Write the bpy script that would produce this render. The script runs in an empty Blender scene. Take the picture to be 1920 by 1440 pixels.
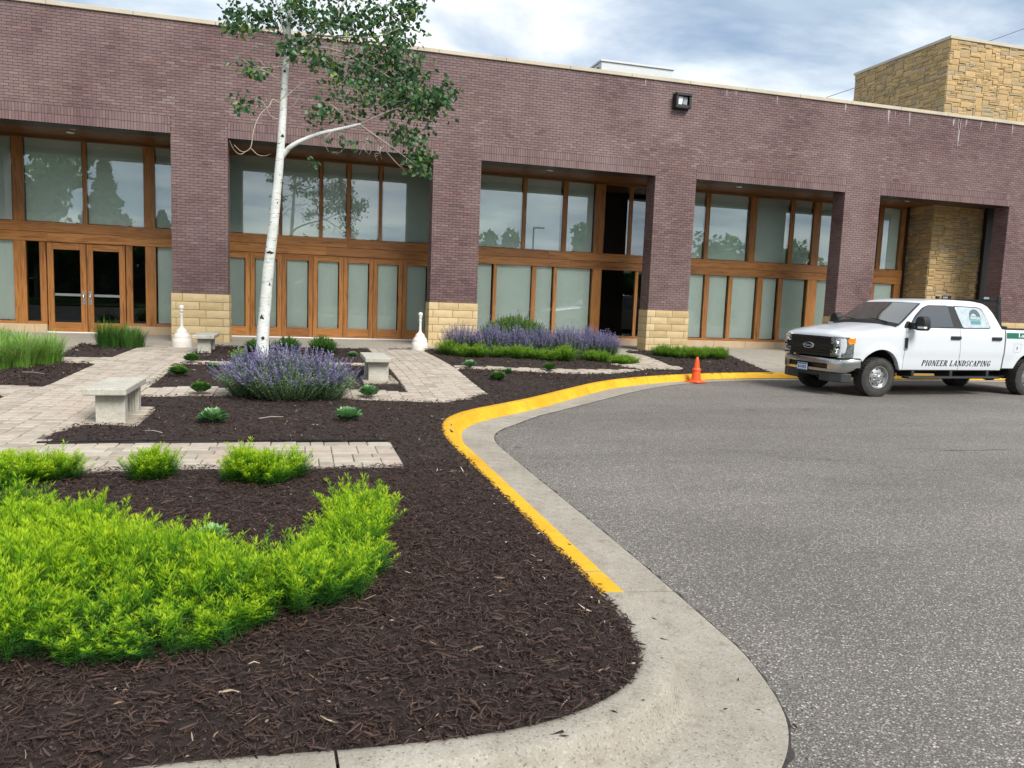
import bpy, bmesh, math, random
import numpy as np
from mathutils import Vector, Matrix

random.seed(7)
rng = np.random.default_rng(7)
scene = bpy.context.scene
COL = scene.collection
PI = math.pi

# ------------------------------------------------------------------ camera
cam_data = bpy.data.cameras.new('camera')
cam_data.sensor_width = 36.0
cam_data.lens = 1435.8 / 1920 * 36.0
cam_data.clip_start = 0.05
cam_data.clip_end = 2000.0
cam = bpy.data.objects.new('camera', cam_data)
COL.objects.link(cam)
PHI, TH, RO = math.radians(15.631), math.radians(6.395), math.radians(2.2)
Fv = Vector((math.sin(PHI) * math.cos(TH), math.cos(PHI) * math.cos(TH), -math.sin(TH)))
R0 = Vector((math.cos(PHI), -math.sin(PHI), 0.0))
U0 = R0.cross(Fv)
Rv = math.cos(RO) * R0 + math.sin(RO) * U0
Uv = -math.sin(RO) * R0 + math.cos(RO) * U0
mw = Matrix((Rv, Uv, -Fv)).transposed().to_4x4()
mw.translation = Vector((0.0, 0.0, 1.407))
cam.matrix_world = mw
scene.camera = cam

# ------------------------------------------------------------------ light, sky, exposure
SUN_EL, SUN_AZ = math.radians(45), math.radians(160)      # azimuth clockwise from +Y
world = bpy.data.worlds.new('World')
scene.world = world
world.use_nodes = True


def build_sky():
    nt = world.node_tree
    nt.nodes.clear()
    N, L = nt.nodes.new, nt.links.new
    out = N('ShaderNodeOutputWorld')
    bg = N('ShaderNodeBackground')
    L(bg.outputs[0], out.inputs[0])
    sky = N('ShaderNodeTexSky')
    sky.sky_type = 'NISHITA'
    sky.sun_disc = False
    sky.sun_elevation = SUN_EL
    sky.sun_rotation = SUN_AZ
    sky.dust_density = 1.2
    mul = N('ShaderNodeVectorMath'); mul.operation = 'SCALE'
    mul.inputs['Scale'].default_value = 0.085
    L(sky.outputs[0], mul.inputs[0])
    tc = N('ShaderNodeTexCoord')
    sep = N('ShaderNodeSeparateXYZ')
    L(tc.outputs['Generated'], sep.inputs[0])
    zz = N('ShaderNodeMath'); zz.operation = 'MAXIMUM'; zz.inputs[1].default_value = 0.0
    L(sep.outputs[2], zz.inputs[0])
    za = N('ShaderNodeMath'); za.operation = 'ADD'; za.inputs[1].default_value = 0.14
    L(zz.outputs[0], za.inputs[0])
    dv = N('ShaderNodeVectorMath'); dv.operation = 'DIVIDE'
    cmb = N('ShaderNodeCombineXYZ')
    for i in range(3):
        L(za.outputs[0], cmb.inputs[i])
    L(tc.outputs['Generated'], dv.inputs[0]); L(cmb.outputs[0], dv.inputs[1])
    mp = N('ShaderNodeMapping')
    mp.inputs['Location'].default_value = (3.1, 1.7, 0.0)
    mp.inputs['Scale'].default_value = (1.0, 1.25, 0.0)
    L(dv.outputs[0], mp.inputs[0])
    n1 = N('ShaderNodeTexNoise'); n1.inputs['Scale'].default_value = 1.15
    n1.inputs['Detail'].default_value = 9; n1.inputs['Roughness'].default_value = 0.56
    n1.inputs['Distortion'].default_value = 0.35
    L(mp.outputs[0], n1.inputs['Vector'])
    r1 = N('ShaderNodeValToRGB')                       # cloud cover
    r1.color_ramp.elements[0].position = 0.28; r1.color_ramp.elements[1].position = 0.50
    L(n1.outputs[0], r1.inputs[0])
    n2 = N('ShaderNodeTexNoise'); n2.inputs['Scale'].default_value = 1.35
    n2.inputs['Detail'].default_value = 7; n2.inputs['Roughness'].default_value = 0.55
    mp2 = N('ShaderNodeMapping'); mp2.inputs['Location'].default_value = (8.4, 2.2, 0.0)
    mp2.inputs['Scale'].default_value = (0.8, 1.3, 0.0)
    L(dv.outputs[0], mp2.inputs[0]); L(mp2.outputs[0], n2.inputs['Vector'])
    r2 = N('ShaderNodeValToRGB')                       # thick grey-blue bellies to bright tops
    e = r2.color_ramp.elements
    e[0].position = 0.38; e[0].color = (0.30, 0.375, 0.46, 1)
    e[1].position = 0.62; e[1].color = (0.64, 0.665, 0.69, 1)
    m = r2.color_ramp.elements.new(0.50); m.color = (0.47, 0.53, 0.59, 1)
    L(n2.outputs[0], r2.inputs[0])
    mix = N('ShaderNodeMix'); mix.data_type = 'RGBA'
    L(r1.outputs[0], mix.inputs[0]); L(mul.outputs[0], mix.inputs[6]); L(r2.outputs[0], mix.inputs[7])
    L(mix.outputs[2], bg.inputs[0])
    bg.inputs[1].default_value = 0.87


build_sky()

sun_d = bpy.data.lights.new('sun', 'SUN')
sun_d.energy = 2.4
sun_d.angle = math.radians(28)
sun_d.color = (1.0, 0.96, 0.90)
sun = bpy.data.objects.new('sun', sun_d)
COL.objects.link(sun)
sd = Vector((math.sin(SUN_AZ) * math.cos(SUN_EL), math.cos(SUN_AZ) * math.cos(SUN_EL), math.sin(SUN_EL)))
sun.rotation_euler = sd.to_track_quat('Z', 'Y').to_euler()
sun.location = sd * 50

vs = scene.view_settings
scene.display_settings.display_device = 'sRGB'
vs.view_transform = 'Standard'
vs.look = 'None'
vs.exposure = 1.02
vs.gamma = 1.0
vs.use_curve_mapping = False
scene.cycles.use_denoising = True
scene.cycles.max_bounces = 8
scene.cycles.transparent_max_bounces = 12


# ------------------------------------------------------------------ object helpers
def link(o, parent=None):
    COL.objects.link(o)
    if parent is not None:
        o.parent = parent
    return o


def tag(o, label=None, cat=None, group=None, kind=None):
    if label: o['label'] = label
    if cat: o['category'] = cat
    if group: o['group'] = group
    if kind: o['kind'] = kind
    return o


def empty(name, loc=(0, 0, 0), rz=0.0, parent=None):
    o = bpy.data.objects.new(name, None)
    o.empty_display_size = 0.2
    o.location = loc
    o.rotation_euler = (0, 0, rz)
    return link(o, parent)


def thing(name, label, cat, loc=(0, 0, 0), rz=0.0, group=None):
    return tag(empty(name, loc, rz), label, cat, group)


class MB:
    """collects plain shapes and links them as ONE mesh object"""
    def __init__(self):
        self.v, self.f, self.m, self.t = [], [], [], []

    def add(self, vs_, fs, mat=0, tone=0.5):
        b = len(self.v)
        self.v.extend(tuple(p) for p in vs_)
        for f in fs:
            self.f.append(tuple(b + i for i in f)); self.m.append(mat); self.t.append(tone)

    def box(self, x0, x1, y0, y1, z0, z1, mat=0, tone=0.5, skip=()):
        vs_ = [(x0, y0, z0), (x1, y0, z0), (x1, y1, z0), (x0, y1, z0), (x0, y0, z1), (x1, y0, z1), (x1, y1, z1), (x0, y1, z1)]
        fs = {'b': (0, 3, 2, 1), 't': (4, 5, 6, 7), 'f': (0, 1, 5, 4), 'r': (1, 2, 6, 5), 'k': (2, 3, 7, 6), 'l': (3, 0, 4, 7)}
        self.add(vs_, [fs[k] for k in fs if k not in skip], mat, tone)

    def prism(self, poly, a, b, fn, mat=0, tone=0.5):
        """poly of (u,v); fn(u,v,w)->xyz; from w=a to w=b"""
        n = len(poly)
        vs_ = [fn(u, v, a) for u, v in poly] + [fn(u, v, b) for u, v in poly]
        fs = [tuple(range(n))[::-1], tuple(range(n, 2 * n))]
        fs += [(i, (i + 1) % n, n + (i + 1) % n, n + i) for i in range(n)]
        self.add(vs_, fs, mat, tone)

    def tube(self, pts, radii, n=8, mat=0, tone=0.5, cap=True):
        pts = [Vector([float(c) for c in p]) for p in pts]
        rings = []
        ref = Vector((0.3, 1, 0.2)).normalized()
        for i, p in enumerate(pts):
            d = (pts[min(i + 1, len(pts) - 1)] - pts[max(i - 1, 0)]).normalized()
            a = d.cross(ref).normalized(); c = d.cross(a)
            r = float(radii[i]) if hasattr(radii, '__len__') else float(radii)
            rings.append([p + float(r) * (math.cos(2 * PI * k / n) * a + math.sin(2 * PI * k / n) * c) for k in range(n)])
        vs_ = [q for r_ in rings for q in r_]
        fs = []
        for i in range(len(pts) - 1):
            for k in range(n):
                fs.append((i * n + k, i * n + (k + 1) % n, (i + 1) * n + (k + 1) % n, (i + 1) * n + k))
        if cap:
            fs.append(tuple(range(n))[::-1]); fs.append(tuple(range((len(pts) - 1) * n, len(pts) * n)))
        self.add(vs_, fs, mat, tone)

    def lathe(self, prof, n=24, o=(0, 0, 0), axis='z', mat=0, tone=0.5, cap=True):
        """prof of (r, h)"""
        vs_, fs = [], []
        for r, h in prof:
            for k in range(n):
                c, s = r * math.cos(2 * PI * k / n), r * math.sin(2 * PI * k / n)
                q = (c, s, h) if axis == 'z' else ((c, h, s) if axis == 'y' else (h, c, s))
                vs_.append((q[0] + o[0], q[1] + o[1], q[2] + o[2]))
        for i in range(len(prof) - 1):
            for k in range(n):
                fs.append((i * n + k, i * n + (k + 1) % n, (i + 1) * n + (k + 1) % n, (i + 1) * n + k))
        if cap: fs.append(tuple(range(n))[::-1]); fs.append(tuple(range((len(prof) - 1) * n, len(prof) * n)))
        self.add(vs_, fs, mat, tone)

    def grid(self, P, mat=0, tone=0.5, closed=False):
        """P: rows of points"""
        r, c = len(P), len(P[0])
        vs_ = [q for row in P for q in row]
        fs = []
        for i in range(r - 1):
            for k in range(c if closed else c - 1):
                fs.append((i * c + k, i * c + (k + 1) % c, (i + 1) * c + (k + 1) % c, (i + 1) * c + k))
        self.add(vs_, fs, mat, tone)

    def mesh(self, name, mats):
        me = bpy.data.meshes.new(name)
        me.from_pydata(self.v, [], self.f)
        for m_ in (mats if isinstance(mats, (list, tuple)) else [mats]):
            me.materials.append(m_)
        me.polygons.foreach_set('material_index', self.m)
        at = me.attributes.new('tone', 'FLOAT', 'FACE')
        at.data.foreach_set('value', np.array(self.t, dtype=np.float32))
        me.update()
        return me

    def build(self, name, mats, parent=None, smooth=None, bevel=0.0, segs=2, fix=False):
        me = self.mesh(name, mats)
        if fix:
            bm = bmesh.new(); bm.from_mesh(me)
            bmesh.ops.remove_doubles(bm, verts=bm.verts, dist=1e-5)
            bmesh.ops.recalc_face_normals(bm, faces=bm.faces)
            bm.to_mesh(me); bm.free()
        o = link(bpy.data.objects.new(name, me), parent)
        if bevel:
            md = o.modifiers.new('bevel', 'BEVEL')
            md.width = bevel; md.segments = segs; md.limit_method = 'ANGLE'; md.angle_limit = math.radians(40)
        if smooth is not None:
            me.polygons.foreach_set('use_smooth', [True] * len(me.polygons))
            me.set_sharp_from_angle(angle=math.radians(smooth))
        return o


def tri_object(name, V, T, mats, mi=None, tone=None, parent=None, quads=False):
    """big triangle (or quad) mesh straight from numpy arrays"""
    V = np.ascontiguousarray(V, dtype=np.float32); T = np.ascontiguousarray(T, dtype=np.int32)
    k = T.shape[1]
    me = bpy.data.meshes.new(name)
    me.vertices.add(len(V)); me.vertices.foreach_set('co', V.ravel())
    me.loops.add(T.size); me.loops.foreach_set('vertex_index', T.ravel())
    me.polygons.add(len(T))
    me.polygons.foreach_set('loop_start', np.arange(0, T.size, k, dtype=np.int32))
    for m_ in (mats if isinstance(mats, (list, tuple)) else [mats]):
        me.materials.append(m_)
    if mi is not None:
        me.polygons.foreach_set('material_index', np.asarray(mi, dtype=np.int32))
    at = me.attributes.new('tone', 'FLOAT', 'FACE')
    at.data.foreach_set('value', np.asarray(tone if tone is not None else np.full(len(T), .5), dtype=np.float32))
    me.update(calc_edges=True)
    me.validate()
    return link(bpy.data.objects.new(name, me), parent)


def copies(me, name, n, locs, parent=None, rots=None):
    out = []
    for i in range(n):
        o = bpy.data.objects.new(name, me)
        o.location = locs[i]
        if rots is not None: o.rotation_euler = rots[i]
        out.append(link(o, parent))
    return out


# ------------------------------------------------------------------ materials
def newmat(name):
    m = bpy.data.materials.new(name)
    m.use_nodes = True
    nt = m.node_tree
    return m, nt, nt.nodes['Principled BSDF'], nt.nodes.new, nt.links.new


def setp(b, **k):
    names = dict(rough='Roughness', metal='Metallic', spec='Specular IOR Level', coat='Coat Weight', coatr='Coat Roughness')
    for a, v in k.items():
        if a == 'color': b.inputs['Base Color'].default_value = (*v, 1)
        else: b.inputs[names[a]].default_value = v


def ramp(N, stops):
    r = N('ShaderNodeValToRGB')
    e = r.color_ramp.elements
    while len(e) > 2: e.remove(e[-1])
    e[0].position, e[0].color = stops[0][0], (*stops[0][1], 1)
    e[1].position, e[1].color = stops[-1][0], (*stops[-1][1], 1)
    for p, c in stops[1:-1]:
        q = e.new(p); q.color = (*c, 1)
    return r


def noise(N, L, scale, detail=4, rough=.55, vec=None, coord='Object', mapping=None, dist=0.0):
    n = N('ShaderNodeTexNoise')
    n.inputs['Scale'].default_value = scale; n.inputs['Detail'].default_value = detail
    n.inputs['Roughness'].default_value = rough; n.inputs['Distortion'].default_value = dist
    if vec is None:
        g = N('ShaderNodeNewGeometry'); vec = g.outputs['Position']
        if coord == 'Object':
            tc = N('ShaderNodeTexCoord'); vec = tc.outputs['Object']
    if mapping:
        mp = N('ShaderNodeMapping'); mp.inputs['Scale'].default_value = mapping
        L(vec, mp.inputs[0]); vec = mp.outputs[0]
    L(vec, n.inputs['Vector'])
    return n


def mixc(N, L, fac, a, b, mode='MIX'):
    m = N('ShaderNodeMix'); m.data_type = 'RGBA'; m.blend_type = mode
    for s, v in ((0, fac), (6, a), (7, b)):
        if isinstance(v, (int, float)): m.inputs[s].default_value = v
        elif isinstance(v, tuple): m.inputs[s].default_value = (*v, 1)
        else: L(v, m.inputs[s])
    return m.outputs[2]


def bump(N, L, b, h, strength=.3, dist=.01):
    n = N('ShaderNodeBump'); n.inputs['Strength'].default_value = strength; n.inputs['Distance'].default_value = dist
    L(h, n.inputs['Height']); L(n.outputs[0], b.inputs['Normal'])


def attr(N, name='tone'):
    a = N('ShaderNodeAttribute'); a.attribute_name = name
    return a.outputs['Fac']


def plain(name, color, rough=.5, metal=0.0, spec=.5, coat=0.0, var=0.0, vscale=6.0, bmp=0.0, bscale=60.0):
    m, nt, b, N, L = newmat(name)
    setp(b, color=color, rough=rough, metal=metal, spec=spec, coat=coat)
    if var:
        n = noise(N, L, vscale, 6, .6, coord='World')
        r = ramp(N, [(.3, tuple(c * (1 - var) for c in color)), (.7, tuple(min(1, c * (1 + var)) for c in color))])
        L(n.outputs[0], r.inputs[0]); L(r.outputs[0], b.inputs['Base Color'])
    if bmp:
        n2 = noise(N, L, bscale, 4, .6, coord='World')
        bump(N, L, b, n2.outputs[0], bmp, .006)
    return m


def mat_brick():
    m, nt, b, N, L = newmat('purple_brick')
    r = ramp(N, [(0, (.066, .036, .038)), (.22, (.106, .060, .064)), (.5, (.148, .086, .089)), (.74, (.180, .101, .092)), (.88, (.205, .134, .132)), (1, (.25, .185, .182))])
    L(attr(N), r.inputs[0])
    n = noise(N, L, .55, 5, .6, coord='World')
    bl = ramp(N, [(.40, (0, 0, 0)), (.70, (.55, .55, .55))])
    L(n.outputs[0], bl.inputs[0])
    c = mixc(N, L, bl.outputs[0], r.outputs[0], (.30, .225, .222))
    n2 = noise(N, L, 35, 4, .7, coord='World')
    c2 = mixc(N, L, .35, c, mixc(N, L, n2.outputs[0], (.06, .035, .036), (.25, .155, .15)))
    c2 = mixc(N, L, 1.0, c2, (1.0, 1.0, .965), 'MULTIPLY')
    L(c2, b.inputs['Base Color'])
    setp(b, rough=.55, spec=.35)
    bump(N, L, b, n2.outputs[0], .25, .004)
    return m


def mat_stone(name, stops, rough=.85, bsc=26, bst=.5):
    m, nt, b, N, L = newmat(name)
    r = ramp(N, stops); L(attr(N), r.inputs[0])
    n = noise(N, L, 5.5, 7, .65, coord='World')
    n2 = noise(N, L, bsc, 6, .65, coord='World')
    c = mixc(N, L, .32, r.outputs[0], mixc(N, L, n.outputs[0], (.20, .12, .04), (.80, .62, .36)))
    L(c, b.inputs['Base Color'])
    setp(b, rough=rough, spec=.2)
    bump(N, L, b, n2.outputs[0], bst, .02)
    return m


def mat_wood(name='varnished_wood', k=1.0):
    m, nt, b, N, L = newmat(name)
    g = N('ShaderNodeNewGeometry')
    oi = N('ShaderNodeObjectInfo')
    add = N('ShaderNodeVectorMath'); add.operation = 'ADD'
    sc = N('ShaderNodeVectorMath'); sc.operation = 'SCALE'; sc.inputs[0].default_value = (17, 29, 41)
    L(oi.outputs['Random'], sc.inputs['Scale']); L(g.outputs['Position'], add.inputs[0]); L(sc.outputs[0], add.inputs[1])
    tc = N('ShaderNodeAttribute'); tc.attribute_name = 'tone'     # 0 vertical grain, 1 grain along the beam
    mpv = N('ShaderNodeMapping'); mpv.inputs['Scale'].default_value = (16, 16, 1.1)
    mph = N('ShaderNodeMapping'); mph.inputs['Scale'].default_value = (1.1, 16, 16)
    L(add.outputs[0], mpv.inputs[0]); L(add.outputs[0], mph.inputs[0])
    mv = N('ShaderNodeMix'); mv.data_type = 'VECTOR'
    L(tc.outputs['Fac'], mv.inputs[0]); L(mpv.outputs[0], mv.inputs[4]); L(mph.outputs[0], mv.inputs[5])
    n = N('ShaderNodeTexNoise'); n.inputs['Scale'].default_value = 1.0; n.inputs['Detail'].default_value = 6; n.inputs['Distortion'].default_value = 1.3
    L(mv.outputs[1], n.inputs['Vector'])
    r = ramp(N, [(.28, (.145, .054, .014)), (.45, (.285, .118, .030)), (.60, (.38, .170, .048)), (.75, (.255, .10, .025))])
    L(n.outputs[0], r.inputs[0])
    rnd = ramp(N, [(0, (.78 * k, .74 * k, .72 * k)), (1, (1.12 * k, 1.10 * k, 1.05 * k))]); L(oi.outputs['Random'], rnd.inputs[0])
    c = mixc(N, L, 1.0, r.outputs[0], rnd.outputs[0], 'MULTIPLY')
    L(c, b.inputs['Base Color'])
    setp(b, rough=.42, spec=.45)
    bump(N, L, b, n.outputs[0], .12, .004)
    return m


def mat_glass(name='coated_window_glass', refl=.22):
    m, nt, b, N, L = newmat(name)
    out = nt.nodes['Material Output']
    tr = N('ShaderNodeBsdfTransparent'); tr.inputs[0].default_value = (.96, .99, .965, 1)
    gl = N('ShaderNodeBsdfGlossy'); gl.inputs['Roughness'].default_value = 0.0; gl.inputs[0].default_value = (.88, .95, .97, 1)
    fr = N('ShaderNodeFresnel'); fr.inputs[0].default_value = 1.55
    add = N('ShaderNodeMath'); add.operation = 'ADD'; add.inputs[1].default_value = refl; add.use_clamp = True
    L(fr.outputs[0], add.inputs[0])
    mx = N('ShaderNodeMixShader')
    L(add.outputs[0], mx.inputs[0]); L(tr.outputs[0], mx.inputs[1]); L(gl.outputs[0], mx.inputs[2])
    # old panes are never quite flat
    n = noise(N, L, .5, 2, .5, coord='World')
    bp = N('ShaderNodeBump'); bp.inputs['Strength'].default_value = .05; bp.inputs['Distance'].default_value = .02
    L(n.outputs[0], bp.inputs['Height']); L(bp.outputs[0], gl.inputs['Normal'])
    L(mx.outputs[0], out.inputs[0])
    return m


def mat_asphalt():
    m, nt, b, N, L = newmat('worn_asphalt')
    g = N('ShaderNodeNewGeometry')
    v = N('ShaderNodeTexVoronoi'); v.inputs['Scale'].default_value = 74; v.inputs['Randomness'].default_value = 1.0
    L(g.outputs['Position'], v.inputs['Vector'])
    sepc = N('ShaderNodeSeparateColor'); L(v.outputs['Color'], sepc.inputs[0])
    st = ramp(N, [(0, (.095, .089, .085)), (.40, (.150, .141, .135)), (.62, (.225, .212, .20)), (.78, (.34, .32, .295)), (.90, (.48, .455, .42)), (1, (.70, .67, .62))])
    L(sepc.outputs[0], st.inputs[0])
    edge = ramp(N, [(.25, (1, 1, 1)), (.62, (0, 0, 0))])
    L(v.outputs['Distance'], edge.inputs[0])
    mm = N('ShaderNodeMath'); mm.operation = 'MULTIPLY'; mm.inputs[1].default_value = 1.0
    L(v.outputs['Distance'], mm.inputs[0])
    c = mixc(N, L, edge.outputs[0], (.085, .080, .077), st.outputs[0])
    v2 = N('ShaderNodeTexVoronoi'); v2.inputs['Scale'].default_value = 190
    L(g.outputs['Position'], v2.inputs['Vector'])
    s2 = N('ShaderNodeSeparateColor'); L(v2.outputs['Color'], s2.inputs[0])
    st2 = ramp(N, [(0, (.08, .077, .075)), (.7, (.17, .163, .157)), (1, (.50, .48, .45))]); L(s2.outputs[0], st2.inputs[0])
    c = mixc(N, L, .38, c, st2.outputs[0])
    n = noise(N, L, .8, 6, .6, coord='World')
    t = ramp(N, [(.33, (.92, .918, .915)), (.67, (1.08, 1.078, 1.075))]); L(n.outputs[0], t.inputs[0])
    c = mixc(N, L, 1.0, c, t.outputs[0], 'MULTIPLY')
    n3 = noise(N, L, .16, 4, .5, coord='World')
    t3 = ramp(N, [(.4, (.94, .94, .94)), (.6, (1.05, 1.05, 1.05))]); L(n3.outputs[0], t3.inputs[0])
    c = mixc(N, L, 1.0, c, t3.outputs[0], 'MULTIPLY')
    c = mixc(N, L, 1.0, c, (1.07, 1.03, .975), 'MULTIPLY')
    n4 = noise(N, L, 1.7, 3, .45, coord='World')            # old oil drips
    t4 = ramp(N, [(.715, (1, 1, 1)), (.76, (.66, .65, .65))]); L(n4.outputs[0], t4.inputs[0])
    c = mixc(N, L, 1.0, c, t4.outputs[0], 'MULTIPLY')
    n5 = noise(N, L, 1.0, 3, .5, coord='World', mapping=(.10, 1.1, 1))   # faint wheel lanes
    t5 = ramp(N, [(.40, (.93, .93, .93)), (.60, (1.06, 1.06, 1.055))]); L(n5.outputs[0], t5.inputs[0])
    c = mixc(N, L, 1.0, c, t5.outputs[0], 'MULTIPLY')
    L(c, b.inputs['Base Color'])
    setp(b, rough=.85, spec=.25)
    bump(N, L, b, edge.outputs[0], .55, .006)
    return m


def mat_concrete(name, a, c_, yellow=False):
    m, nt, b, N, L = newmat(name)
    n = noise(N, L, 2.2, 8, .65, coord='World')
    r = ramp(N, [(.3, a), (.7, c_)]); L(n.outputs[0], r.inputs[0])
    v = N('ShaderNodeTexVoronoi'); v.inputs['Scale'].default_value = 130
    g = N('ShaderNodeNewGeometry'); L(g.outputs['Position'], v.inputs['Vector'])
    sp = N('ShaderNodeSeparateColor'); L(v.outputs['Color'], sp.inputs[0])
    gr = ramp(N, [(0, (.55, .52, .5)), (.12, (.92, .92, .92)), (.8, (1, 1, 1)), (1, (1.22, 1.2, 1.15))]); L(sp.outputs[0], gr.inputs[0])
    c = mixc(N, L, 1.0, r.outputs[0], gr.outputs[0], 'MULTIPLY')
    n2 = noise(N, L, 9, 8, .7, coord='World')
    st = ramp(N, [(.30, (.66, .63, .58)), (.44, (.96, .95, .94)), (.66, (1.05, 1.05, 1.05)), (.74, (1.32, 1.34, 1.36))]); L(n2.outputs[0], st.inputs[0])
    c = mixc(N, L, 1.0, c, st.outputs[0], 'MULTIPLY')
    if yellow:
        w = noise(N, L, 6, 8, .75, coord='World')
        wr = ramp(N, [(.325, (1, 1, 1)), (.385, (0, 0, 0))]); L(w.outputs[0], wr.inputs[0])
        w2 = noise(N, L, 1.3, 4, .6, coord='World')
        yc = ramp(N, [(.3, (.56, .29, .010)), (.7, (.76, .43, .020))]); L(w2.outputs[0], yc.inputs[0])
        sc_ = noise(N, L, 14, 8, .8, coord='World', mapping=(1, 1, .35))
        sr = ramp(N, [(.33, (.52, .50, .46)), (.45, (1, 1, 1))]); L(sc_.outputs[0], sr.inputs[0])
        y2 = mixc(N, L, 1.0, yc.outputs[0], sr.outputs[0], 'MULTIPLY')
        c = mixc(N, L, wr.outputs[0], y2, c)
    L(c, b.inputs['Base Color'])
    setp(b, rough=.8 if not yellow else .6, spec=.3)
    bump(N, L, b, gr.outputs[0], .2, .004)
    return m


def mat_tone(name, stops, rough=.7, spec=.25, trans=0.0, bsc=None):
    """colour by the per-face 'tone' of each small piece"""
    m, nt, b, N, L = newmat(name)
    r = ramp(N, stops); L(attr(N), r.inputs[0])
    col = r.outputs[0]
    if bsc:
        n = noise(N, L, bsc, 5, .65, coord='World')
        t = ramp(N, [(.3, (.82, .81, .80)), (.7, (1.13, 1.13, 1.12))]); L(n.outputs[0], t.inputs[0])
        col = mixc(N, L, 1.0, col, t.outputs[0], 'MULTIPLY')
        bump(N, L, b, n.outputs[0], .25, .004)
    L(col, b.inputs['Base Color'])
    setp(b, rough=rough, spec=spec)
    if trans:
        out = nt.nodes['Material Output']
        tl = N('ShaderNodeBsdfTranslucent'); L(col, tl.inputs[0])
        mx = N('ShaderNodeMixShader'); mx.inputs[0].default_value = trans
        L(b.outputs[0], mx.inputs[1]); L(tl.outputs[0], mx.inputs[2]); L(mx.outputs[0], out.inputs[0])
    return m


M = dict(
    brick=mat_brick(),
    mortar=plain('dark_mortar', (.062, .048, .050), .9, var=.25),
    stone=mat_stone('buff_stone', [(0, (.46, .335, .165)), (.5, (.54, .41, .22)), (1, (.62, .49, .29))]),
    ashlar=mat_stone('golden_ashlar', [(0, (.27, .245, .195)), (.12, (.31, .245, .155)), (.24, (.37, .25, .115)), (.5, (.45, .30, .135)), (.8, (.51, .36, .18)), (.92, (.39, .26, .13)), (1, (.33, .29, .22))]),
    stone_joint=plain('stone_mortar', (.16, .115, .07), .95, var=.2),
    sill_stone=plain('tan_sill_stone', (.46, .34, .22), .8, var=.10, vscale=3),
    coping=plain('limestone_coping', (.50, .44, .34), .8, var=.12, vscale=1.5),
    wood=mat_wood(),
    soffit=mat_wood('shade_toned_soffit', .50),  # darker copy of the same wood: shade under the roof put into its colour
    glass=mat_glass(),
    lowglass=mat_glass('pale_window_glass', .05),
    clear=mat_glass('clear_door_glass', .0),
    blind=plain('roller_blind', (.83, .885, .825), .9, spec=.1, var=.03, vscale=1.0),
    black=plain('black_plastic', (.012, .012, .013), .45),
    bronze=plain('dark_bronze', (.030, .024, .024), .45, metal=.3),
    dark=plain('dark_interior', (.010, .010, .012), .9),
    steel=plain('brushed_steel', (.55, .56, .57), .32, metal=1.0),
    chrome=plain('chrome', (.80, .81, .82), .10, metal=1.0),
    asphalt=mat_asphalt(),
    kerb=mat_concrete('kerb_concrete', (.262, .237, .195), (.358, .329, .280)),
    yellow=mat_concrete('kerb_yellow_paint', (.262, .237, .195), (.358, .329, .280), True),
    slab=mat_concrete('walk_concrete', (.30, .27, .225), (.37, .34, .29)),
    bench=mat_concrete('bench_concrete', (.42, .405, .345), (.50, .485, .42)),
    soil=plain('mulch_soil', (.022, .013, .010), 1.0, var=.4, vscale=40, bmp=.8, bscale=90),
    sand=plain('joint_sand', (.105, .088, .068), .95, var=.3, vscale=30),
    chips=mat_tone('mulch_chip', [(0, (.016, .0078, .0056)), (.5, (.036, .0190, .0140)), (.85, (.066, .038, .028)), (.990, (.085, .054, .041)), (.996, (.24, .17, .11)), (1, (.50, .43, .33))], .72, .3),
    paver=mat_tone('concrete_paver', [(0, (.32, .275, .225)), (.35, (.385, .335, .278)), (.75, (.435, .385, .322)), (1, (.40, .325, .265))], .85, .2, 0, 9),
)

# ================================================================== THE GROUND
ROAD_Z = -0.35
KB = [(-9, 2.62), (-2, 2.62), (-.5, 2.62), (.35, 2.57), (.9, 2.6), (1.28, 2.76), (1.5, 3.0), (1.6, 3.35), (1.63, 3.7), (1.63, 5), (1.63, 7), (1.63, 8.4), (1.68, 9.0), (1.82, 9.65), (2.08, 10.2), (2.45, 10.68), (3.03, 11.25), (3.71, 11.95), (4.65, 13.03), (5.97, 14.45), (7.36, 15.42), (8.93, 16.14), (10.2, 16.5), (12.1, 16.7), (20, 16.82), (40, 16.9)]
KO = [(-9, 2.0), (-2, 2.0), (-.5, 2.0), (.4, 1.95), (1.1, 1.98), (1.65, 2.25), (2.0, 2.62), (2.17, 3.15), (2.21, 3.65), (2.25, 5), (2.27, 7), (2.285, 8.3), (2.31, 8.85), (2.40, 9.32), (2.60, 9.75), (2.96, 10.23), (3.48, 10.9), (4.15, 11.58), (5.1, 12.55), (6.4, 13.87), (7.75, 15.0), (9.18, 15.76), (10.4, 16.12), (12.1, 16.28), (20, 16.4), (40, 16.5)]


def catmull(P, per):
    P = np.array(P, float)
    Q = np.vstack([2 * P[0] - P[1], P, 2 * P[-1] - P[-2]])
    out = []
    for i in range(1, len(Q) - 2):
        p0, p1, p2, p3 = Q[i - 1], Q[i], Q[i + 1], Q[i + 2]
        for t in np.linspace(0, 1, per, endpoint=False):
            out.append(.5 * ((2 * p1) + (-p0 + p2) * t + (2 * p0 - 5 * p1 + 4 * p2 - p3) * t * t + (-p0 + 3 * p1 - 3 * p2 + p3) * t ** 3))
    out.append(P[-1])
    return np.array(out)


KBd, KOd = catmull(KB, 10), catmull(KO, 10)


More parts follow.
